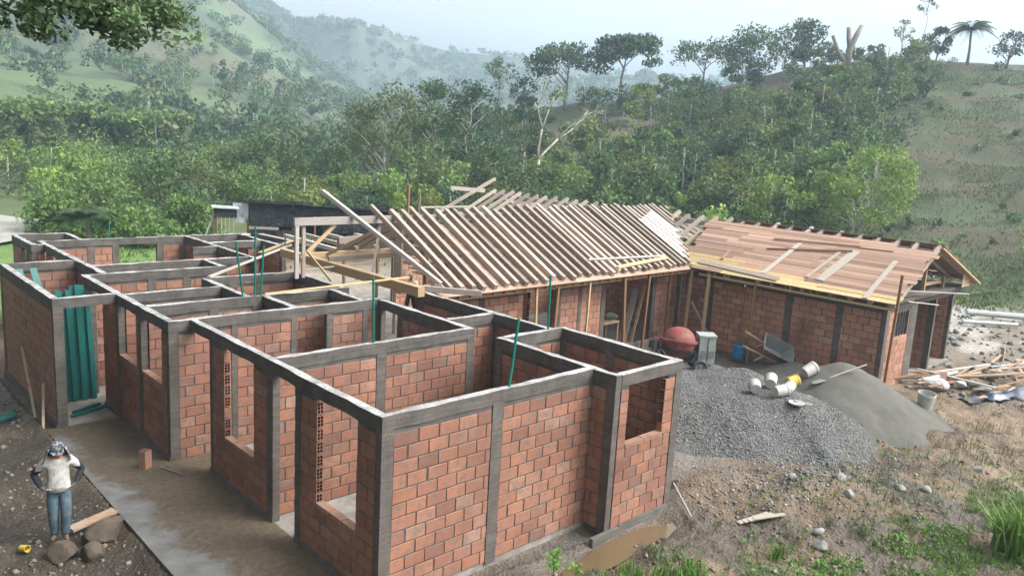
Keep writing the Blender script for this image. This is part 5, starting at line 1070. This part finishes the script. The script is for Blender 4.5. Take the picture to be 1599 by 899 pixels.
tree('skyline_tree', 'dark rounded tree standing highest on the skyline left of the stump', onz(93.2, 43.4), 6.2, 2.7, .3, 'leaf_dark', 'bark', 'round', 11, .4, 44, 60, .18)
tree('skyline_tree', 'small leafy tree on the skyline just left of the palm', onz(98.8, 29.4), 4.2, 1.7, .3, 'leaf_dark', 'bark', 'round', 12, .34, 26, 45, .12)
tree('skyline_tree', 'thin wispy tree on the skyline between stump and palm', onz(98.1, 33.4), 5.2, 1.5, .4, 'leaf_olive', 'bark', 'sparse', 13, .26, 18, 18, .09)
tree('skyline_tree', 'very tall wispy tree reaching the top edge right of the stump', onz(97.0, 30.6), 8.2, 1.2, .8, 'leaf_olive', 'bark', 'sparse', 14, .26, 12, 18, .08)
tree('skyline_tree', 'low spreading tree at the right end of the skyline', onz(101.7, 22.6), 4.0, 2.3, .35, 'leaf_dark', 'bark_dark', 'sparse', 15, .34, 26, 26, .14, (.6, -.5))
tree('skyline_tree', 'dark stubby tree on the ridge far left beyond the thin trees', onz(73.5, 74.5), 5.4, 2.0, .3, 'leaf_dark', 'bark', 'round', 16, .36, 26, 45, .15)
tree('skyline_tree', 'tall airy tree on the ridge between the thin trees and the umbrella pair', onz(70.9, 76.9), 9.4, 2.3, .55, 'leaf_mid', 'bark', 'sparse', 17, .36, 26, 26, .14)
sr = empty('dead_stump', onz(95.5, 38.8)); tag(sr, 'dead forked stump on the skyline', 'tree stump'); m = MB(); m.tube([(0, 0, -.3), (.1, 0, 2.2), (.5, -.4, 3.8), (1.0, -.8, 5.3)], [.5, .42, .36, .28], 8).tube([(.2, -.1, 2.3), (.0, .2, 3.6), (-.1, .3, 5.0)], [.36, .3, .3], 8).tube([(0, 0, .3), (-1.0, .9, 2.0), (-1.7, 1.5, 3.9)], [.36, .26, .22], 8); m.build('trunk', 'bark', sr, smooth=True)
# palm
def palm(loc, H, label, nf=16, L=2.6, seed=3):
    rg = np.random.default_rng(seed); root = empty('palm_tree', loc); tag(root, label, 'palm'); MB().tube([(0, 0, -.2), (.1, 0, H*.35), (.05, .1, H*.7), (0, .1, H*.86)], [.2, .15, .13, .11], 8).build('trunk', 'bark', root, smooth=True)
    for k in range(nf):
        a = 2*math.pi*k/nf+rg.uniform(-.15, .15); el = rg.uniform(.1, 1.35); Vv = []; Ff = []; c, s_ = math.cos(a), math.sin(a); n = 18
        for i in range(n):
            t_ = (i+1)/n; r = L*t_*math.cos(el*(1-t_*.4)); z = H*.86+L*(math.sin(el)*t_-.75*t_*t_); w = .8*math.sin(math.pi*min(1, t_*.85+.12)); b0 = (c*r, s_*r+.1, z)
            for sd in (-1, 1): q = len(Vv); Vv += [b0, (c*(r+.17), s_*(r+.17)+.1, z), (c*(r+.28)-s_*w*sd, s_*(r+.28)+c*w*sd+.1, z-.28*w-.1)]; Ff.append((q, q+1, q+2))
        o = fast_mesh('frond', np.array(Vv), np.array(Ff), rg.uniform(.2, .8, len(Ff))); finish('frond', o, 'leaf_dark', root)
palm(onz(100.4, 26.4), 4.8, 'palm with drooping fronds on the skyline near the right edge', 30, 2.7); palm(onz(6.2, 36.5), 2.0, 'small palm beside the river at the far left', 14, 1.5, 5)
tree('bright_tree', 'bright yellow-green tree with pale forked stems behind the boarded wing', onz(45.4, 13.7), 6.2, 2.7, .3, 'leaf_bright', 'bark_pale', 'sparse', 21, .24, 64, 70, .12, (1.2, -1.0))
tree('bright_bush', 'bright green bush behind the ridge of the boarded wing, left one', onz(43.8, 18.6), 4.9, 2.0, .12, 'leaf_bright', 'bark_pale', 'round', 22, .24, 40, 60, .1, cat='bush')
tree('bright_bush', 'bright green bush behind the ridge of the boarded wing, next to the forked tree', onz(46.3, 16.4), 4.3, 1.9, .12, 'leaf_bright', 'bark_pale', 'round', 23, .24, 40, 60, .1, cat='bush')
tree('bright_bush', 'light green sprig bush on the pasture at the right edge', onz(42.5, 2.4), 4.6, 1.1, .3, 'leaf_bright', 'bark_pale', 'sparse', 24, .24, 16, 26, .06, cat='bush')
tree('dense_tree', 'dense dark green tree left behind the black shack', onz(27.9, 59.4), 5.8, 3.6, .12, 'leaf_mid', 'bark_dark', 'round', 25, .34, 60, 80, .22)
tree('dense_tree', 'rounded green tree behind the left part of the black shack', onz(34.7, 60.2), 5.0, 3.4, .12, 'leaf_mid', 'bark_dark', 'round', 26, .34, 50, 70, .2)
tree('dense_tree', 'dark green leafy tree behind the pale-trunked tree', onz(34.8, 46.6), 5.6, 2.4, .12, 'leaf_light', 'bark_dark', 'round', 27, .28, 50, 70, .16)
tree('dense_tree', 'dark bushy tree directly behind the left end of the hall roof', onz(38.0, 40.6), 5.8, 2.7, .08, 'leaf_mid', 'bark_dark', 'round', 28, .28, 60, 80, .16)
tree('dense_tree', 'tall olive tree in the valley beyond the pale-trunked tree', onz(43.5, 67.5), 8.0, 3.2, .25, 'leaf_olive', 'bark', 'round', 29, .36, 50, 60, .2)
for i, (x, y, h, r, mt, lb) in enumerate(((8.0, 43.5, 3.3, 3.1, 'leaf_light', 'wide light green shrub behind the far left rooms'), (6.3, 41.6, 2.2, 1.8, 'leaf_light', 'small light shrub beside the river'), (14.0, 47.9, 4.0, 3.6, 'leaf_mid', 'spreading green tree left of the small hut'), (8.6, 36.6, 1.9, 1.9, 'leaf_light', 'low light shrub behind the green pipe stubs'), (12.0, 38.2, 2.3, 1.8, 'leaf_light', 'low shrub between river and small hut'), (17.0, 52.0, 4.2, 3.2, 'leaf_olive', 'olive tree rising behind the small hut'), (22.0, 51.0, 3.4, 2.6, 'leaf_light', 'yellow-green shrub behind the black shack'))):
    tree('valley_shrub', lb, onz(x, y), h, r, .06, mt, 'bark_dark', 'round', 40+i, .26, 56, 70, .1, cat='shrub')
def bamboo(loc, H, seed, label):
    rg = np.random.default_rng(seed); root = empty('bamboo_clump', loc); tag(root, label, 'bamboo', 'bamboo along the far bank'); m = MB(); cs = []
    for k in range(14):
        a = rg.uniform(0, 6.28); b = np.array([rg.normal(0, .7), rg.normal(0, .7), 0]); o = rg.uniform(1.2, 3.2); pts = [tuple(b+np.array([math.cos(a)*o*t_**2, math.sin(a)*o*t_**2, H*(t_-.22*t_**3)*rg.uniform(.97, 1.0)])) for t_ in np.linspace(0, 1, 6)]; m.tube(pts, [.07, .06, .05, .04, .03, .01], 5); cs += [np.array(pts[i])*(1-f)+np.array(pts[i+1])*f for i in (1, 2, 3, 4) for f in (.2, .6)]+[np.array(pts[5])]
    m.build('culm', 'bark', root); V, F, tn = clump_cloud(np.array(cs), np.full(len(cs), .8), 22, .62, rg, .8); finish('foliage', fast_mesh('foliage', V, F, tn), 'leaf_bamboo', root)
for i, (a, r, H) in enumerate(((80, 98, 8.2), (77.4, 101, 8.6), (74.6, 104, 8.4), (72.2, 100, 7.4), (70.0, 107, 7.2), (82.5, 95, 8.0))):
    x = CAMPOS[0]+r*math.cos(R(a)); y = CAMPOS[1]+r*math.sin(R(a)); bamboo(onz(x, y), H, 60+i, ('second', 'third', 'fourth', 'fifth', 'rightmost', 'leftmost')[i]+' feathery bamboo clump from the left at the foot of the hillside')

# ------------------------------------------------------------------ woods (stuff)
def wood(name, pts, rad, hgt, npc, leaf, mat, seed, label):
    rg = np.random.default_rng(seed); n = len(pts); k = 6; a = rg.uniform(0, 6.28, (n, k)); rr = np.sqrt(rg.random((n, k)))*rad[:, None]*.85; t_ = rg.uniform(.3, .95, (n, k))
    c = np.stack([pts[:, None, 0]+rr*np.cos(a), pts[:, None, 1]+rr*np.sin(a), pts[:, None, 2]+hgt[:, None]*t_], -1).reshape(-1, 3)
    V, F, tn = clump_cloud(c, np.repeat(rad*.5, k)*rg.uniform(.7, 1.2, n*k), npc, leaf*np.repeat(rg.uniform(.6, 1.35, n), k*npc), rg, .85)
    tn = np.clip(tn*.75+np.repeat(rg.normal(.12, .2, n), k*npc), 0, 1)
    # stems
    m = MB()
    for i in range(0, n, 3): m.tube([(pts[i, 0], pts[i, 1], pts[i, 2]-.3), (pts[i, 0]+rg.normal(0, .2), pts[i, 1]+rg.normal(0, .2), pts[i, 2]+hgt[i]*.95)], [.11, .05], 5, False)
    root = empty(name, (0, 0, 0)); tag(root, label, 'wood', kind='stuff'); mts = mat if isinstance(mat, tuple) else (mat,)
    me = fast_mesh('crowns', V, F, tn); me.polygons.foreach_set('material_index', np.repeat(rg.integers(0, len(mts), n), k*npc).astype(np.int32)); tag(finish('crowns', me, list(mts), root), kind='stuff'); tag(m.build('stems', 'bark_pale', root), kind='stuff')
def polar_pts(n, a0, a1, r0, r1, mask, seed, pw=.5):
    rg = np.random.default_rng(seed); a = np.radians(rg.uniform(a0, a1, n)); r = (r0**(1/pw)+(r1**(1/pw)-r0**(1/pw))*rg.random(n))**pw
    x = CAMPOS[0]+r*np.cos(a); y = CAMPOS[1]+r*np.sin(a); k = mask(x, y, np.degrees(a), r) > rg.random(n); x, y = x[k], y[k]; return np.stack([x, y, hterr(x, y)], -1)
P = polar_pts(680, 18, 53, 57, 119, lambda x, y, a, r: np.clip((a-24.5+.1*(r-60)-fbm(x, y, .06, 3, 30)*4)/1.5, 0, 1)*(vnoise(x, y, .06, 14) < .64)*np.where(a > 42, .75, 1)*(1-.6*(r > 100)), 101)
q = len(P); fr = np.hypot(P[:, 0]-CAMPOS[0], P[:, 1]-CAMPOS[1]); fk = np.interp(fr, [57, 90, 118], [1.05, .9, .5]); wood('hillside_wood', P, nr.uniform(1.2, 2.6, q)*np.sqrt(fk), nr.uniform(2.4, 6.0, q)*fk, 85, .34, ('leaf_forest', 'leaf_mid', 'leaf_olive', 'leaf_light', 'leaf_blue', 'leaf_yellow', 'leaf_forest'), 102, 'dense mixed wood covering the slope behind the roofs')
P = polar_pts(150, 27, 62, 54, 76, lambda x, y, a, r: 1+0*x, 103); q = len(P); wood('valley_thicket', P, nr.uniform(1.0, 2.0, q), nr.uniform(1.6, 4.2, q), 90, .28, ('leaf_mid', 'leaf_light', 'leaf_blue', 'leaf_yellow', 'leaf_bright'), 104, 'green thicket along the foot of the slope behind the roofs')
P = polar_pts(120, 60, 86, 60, 100, lambda x, y, a, r: (r > 64+.5*(a-60))*1.0, 105); q = len(P); wood('riverside_thicket', P, nr.uniform(1.6, 3.2, q), nr.uniform(2.2, 4.6, q), 95, .34, ('leaf_mid', 'leaf_light', 'leaf_olive', 'leaf_blue', 'leaf_bright'), 106, 'bushes massed across the valley floor at the left')
P = polar_pts(90, 12, 25, 52, 112, lambda x, y, a, r: .6+0*x, 111); q = len(P); wood('pasture_shrubs', P, nr.uniform(.25, .8, q), nr.uniform(.3, .9, q), 30, .2, ('leaf_mid', 'leaf_olive', 'leaf_light'), 112, 'small shrubs dotted over the pasture slope at the right')
pasm = pasture
P = polar_pts(1350, 49, 87, 98, 410, lambda x, y, a, r: (1-pasm(x, y)*.8)*np.where(r < 130, .75, 1), 107, .75); q = len(P); wood('left_hillside_wood', P, nr.uniform(1.5, 4.0, q), nr.uniform(2.2, 6.0, q), 32, .8, ('leaf_far', 'leaf_blue', 'leaf_pale', 'leaf_olive', 'leaf_mid'), 108, 'patchy woodland over the big hillside at the left')
P = polar_pts(5200, 28, 80, 400, 645, lambda x, y, a, r: np.where(fbm(x, y, .02, 5, 60) < .05, .95, .3), 109, .8); q = len(P); wood('distant_wood', P, nr.uniform(1.8, 5.0, q), nr.uniform(2.0, 4.6, q), 7, 1.9, ('leaf_far', 'leaf_blue', 'leaf_olive'), 110, 'scrubby woodland on the hazy mountain range far behind')
# ------------------------------------------------------------------ grass and weeds
def blades(name, P, L, lean, mat, seed, label, w=.02, kind='stuff', cat='grass'):
    rg = np.random.default_rng(seed); n = len(P); a = rg.uniform(0, 6.28, n); d = np.stack([np.cos(a), np.sin(a)], -1)*(L*rg.uniform(.1, lean, n))[:, None]; pr = np.stack([-np.sin(a), np.cos(a), 0*a], -1)*w*rg.uniform(.6, 1.4, n)[:, None]
    mid = P+np.stack([d[:, 0]*.35, d[:, 1]*.35, L*.6], -1); tip = P+np.stack([d[:, 0], d[:, 1], L*rg.uniform(.75, 1.0, n)], -1)
    V = np.stack([P-pr, P+pr, mid+pr*.8, tip, mid-pr*.8], 1).reshape(-1, 3); i = 5*np.arange(n)[:, None]; F = np.concatenate([i+np.array([[0, 1, 2, 4]])], 1); T = i+np.array([[4, 2, 3, 3]])
    me = fast_mesh(name, V, np.concatenate([F]), rg.random(n)); o = finish(name, me, mat); T3 = (i+np.array([[4, 2, 3]])); me2 = fast_mesh(name, V, T3, rg.random(n)); 
    bm = bmesh.new(); bm.from_mesh(me); bm.from_mesh(me2); bm.to_mesh(me); bm.free(); bpy.data.meshes.remove(me2)
    tag(o, label, cat, kind=kind); return o
def gp(x, y): return np.stack([x, y, site(x, y)+hterr(x, y)-.01], -1)
def tuft_pts(n, per, x0, x1, y0, y1, mask, spread, seed):
    rg = np.random.default_rng(seed); x = rg.uniform(x0, x1, n); y = rg.uniform(y0, y1, n); k = mask(x, y) > rg.random(n); x, y = x[k], y[k]
    x = np.repeat(x, per)+rg.normal(0, spread, len(x)*per); y = np.repeat(y, per)+rg.normal(0, spread, len(y)*per); return gp(x, y)
fgm = lambda x, y: sstep(-1.9, -3.6, y+.22*(x-3))*(vnoise(x, y, .7, 3)*.5+vnoise(x, y, 2.3, 8)*.5 > .40)*.95+.05
P = tuft_pts(4200, 7, 2.0, 14, -7.5, -1.3, fgm, .05, 201); blades('grass_tufts', P, nr.uniform(.05, .17, len(P)), .8, 'grass', 202, 'short green grass scattered over the soil at the lower right', .007)
P = tuft_pts(260, 9, 8, 17, -6.5, -2.0, lambda x, y: .5+0*x, .12, 203); blades('dry_weeds', P, nr.uniform(.15, .42, len(P)), .5, 'leaf_olive', 204, 'thin wispy weeds right of the gravel heap', .005)
P = tuft_pts(90, 12, 1.6, 4.6, -2.6, -1.35, lambda x, y: sstep(-1.3, -1.9, y)+0*x, .07, 205); blades('grass_patch', P, nr.uniform(.12, .32, len(P)), .6, 'weed', 206, 'bright grass below the brown puddle at the bottom edge', .009)
P = gp(9.7+nr.normal(0, .16, 170), -5.55+nr.normal(0, .16, 170)); blades('tall_grass_clump', P, nr.uniform(.6, 1.05, 170), .75, 'grass', 207, 'tall bright green grass clump in the lower right corner', .02, None, 'grass clump')
P = gp(6.05+nr.normal(0, .07, 40), -2.95+nr.normal(0, .07, 40)); blades('grass_tuft', P, nr.uniform(.2, .4, 40), .6, 'grass', 208, 'single grass tuft below the light wooden offcuts', .012, None, 'grass clump')
P = polar_pts(34000, 12, 28, 44, 112, lambda x, y, a, r: .2+.8*(vnoise(x, y, .35, 5)*.6+vnoise(x, y, .1, 6)*.4 > .47), 209, .6); P = np.repeat(P, 2, 0)+np.concatenate([nr.normal(0, .2, (len(P)*2, 2)), np.zeros((len(P)*2, 1))], 1); blades('pasture_grass', P, nr.uniform(.08, .26, len(P)), .8, 'leaf_olive', 210, 'rough pasture grass on the terraced slope at the right', .035)
P = tuft_pts(1500, 5, 4, 26, 21.5, 44, lambda x, y: (1-sstep(9, 13, x-.2*(y-25)))+.1, .12, 211); blades('lawn_grass', P, nr.uniform(.1, .3, len(P)), .8, 'leaf_light', 212, 'light green lawn behind the rear rooms', .03)
rg = np.random.default_rng(220); x, y, z = scatter(8500, 2.2, 14.5, -7, -1.5, lambda x, y: fgm(x, y)*.8); n = len(x); cen = np.stack([x, y, z+.04], -1); V, F, tn = clump_cloud(cen, np.full(n, .06), 6, .06, rg, .5); tag(finish('ground_weeds', fast_mesh('ground_weeds', V, F, tn), 'weed'), 'small leafy weeds creeping over the soil at the bottom', 'weeds', kind='stuff')
def leafy_plant(loc, label, n, L, H, seed, mat='weed'):
    rg = np.random.default_rng(seed); root = empty('leafy_plant', loc); tag(root, label, 'plant'); st_ = MB()
    for k in range(n):
        a = 2.4*k+rg.uniform(-.3, .3); h = H*(.35+.65*(k+1)/n); l = L*rg.uniform(.7, 1.1); c, s_ = math.cos(a), math.sin(a); b = Vector((0, 0, h*.8)); t_ = Vector((c*l, s_*l, h+l*.05)); sd = Vector((-s_, c, 0))*l*.27; mid = (b+t_)/2+Vector((0, 0, .06)); st_.tube([(0, 0, h*.3), tuple(b)], .006, 5)
        vs = [b, (b+mid)/2+sd*.8, mid+sd, (mid+t_)/2+sd*.65, t_, (mid+t_)/2-sd*.65, mid-sd, (b+mid)/2-sd*.8, mid-Vector((0, 0, .02))]; MB().add(vs, [(0, 1, 8), (1, 2, 8), (2, 3, 8), (3, 4, 8), (4, 5, 8), (5, 6, 8), (6, 7, 8), (7, 0, 8)], rg.uniform(.35, .9)).build('leaf', mat, root)
    st_.tube([(0, 0, 0), (0, 0, H*.85)], .009, 5).build('stem', mat, root)
leafy_plant((2.45, -1.15, ground_z(2.45, -1.15)), 'broad-leaved green plant at the bottom edge in front of the wall', 11, .2, .55, 5); leafy_plant((2.75, -1.35, ground_z(2.75, -1.35)), 'lower broad-leaved plant right beside the tall one at the bottom edge', 8, .17, .3, 6)
leafy_plant((8.3, -4.1, ground_z(8.3, -4.1)), 'broad-leaved weed in the middle of the bottom right', 9, .16, .16, 7); leafy_plant((6.3, -3.6, ground_z(6.3, -3.6)), 'low weed with round leaves at the bottom edge', 9, .14, .14, 8)
# ------------------------------------------------------------------ overhanging tree at the left, trunk outside the frame
rg = np.random.default_rng(300); ov = empty('overhanging_tree', (-9.6, 1.6, 0)); tag(ov, 'leafy branch of a large tree hanging into the top left corner', 'tree'); m = MB(); B0 = np.array([9.6, -1.6, 0.0])
def wp(x, y, z): return np.array([x, y, z])+B0
m.tube([(0, 0, -.5), (.1, .1, 3), (.4, 0, 6), (.3, -.3, 9), (.2, 0, 12)], [.42, .34, .28, .2, .1], 10)
paths = [[(-9.3, 1.5, 6.2), (-7.5, .9, 7.9), (-5.6, .4, 8.2), (-4.4, .15, 8.0), (-3.6, .0, 7.85), (-2.9, -.2, 7.72)], [(-5.6, .4, 8.2), (-4.9, .3, 7.85), (-4.2, .15, 7.5)], [(-4.9, .3, 8.1), (-4.3, .2, 7.7), (-3.9, .1, 7.5)], [(-4.2, .1, 8.0), (-3.6, .15, 7.7), (-3.35, .1, 7.5)], [(-3.8, .0, 7.9), (-3.3, -.3, 7.75), (-2.8, -.4, 7.6)], [(-9.3, 1.5, 8.0), (-7.8, 2.2, 10.0), (-6.5, 2.5, 11.0)]]
cs = []
for i, pth in enumerate(paths):
    m.tube([tuple(wp(*q)) for q in pth], list(np.linspace(.12 if i == 0 else .04, .01, len(pth))), 6)
    for a, b in zip(pth[1 if i in (0, 5) else 0:-1], pth[2 if i in (0, 5) else 1:]):
        for f in np.linspace(0, 1, 5 if i else 8): cs.append(wp(*a)*(1-f)+wp(*b)*f+np.array([rg.normal(0, .16), rg.normal(0, .22), rg.normal(-.02, .1)]))
m.build('trunk', 'bark_dark', ov, smooth=True); cs = np.array(cs)
shade_c = np.array([wp(rg.uniform(-12, -2.2), rg.uniform(.5, 11), rg.uniform(10.2, 13)) for _ in range(190)]+[wp(rg.uniform(-15, -8.5), rg.uniform(-4, 12), rg.uniform(1.5, 11)) for _ in range(150)])  # clumps above and left of the view, added to shade the left facade
V, F, tn = clump_cloud(cs, rg.uniform(.1, .3, len(cs)), 110, .075, rg, .75); finish('crown', fast_mesh('crown', V, F, tn), 'leaf_branch', ov)
V, F, tn = clump_cloud(shade_c, np.full(340, 1.15), 110, .36, rg, .7); finish('crown', fast_mesh('crown', V, F, tn), 'leaf_dark', ov)  # second crown: unseen foliage added as a shade blocker

# ------------------------------------------------------------------ rain-hazy air
t = NT('haze'); t.n.remove(t.b); pv = t.new('ShaderNodeVolumePrincipled'); pv.inputs['Color'].default_value = (.66, .84, 1.0, 1); pv.inputs['Density'].default_value = .0008; pv.inputs['Anisotropy'].default_value = .25
t.l.new(pv.outputs[0], t.out.inputs['Volume']); M['haze'] = t.m
_zs = [v for v in (hterr(*np.meshgrid(np.linspace(-760, 760, 60), np.linspace(-760, 760, 60)))).ravel()]
tag(MB().box(-790, 790, -790, 790, -14, max(_zs)+45).build('haze', 'haze'), 'thin rain haze filling the valley air', 'haze', kind='stuff')
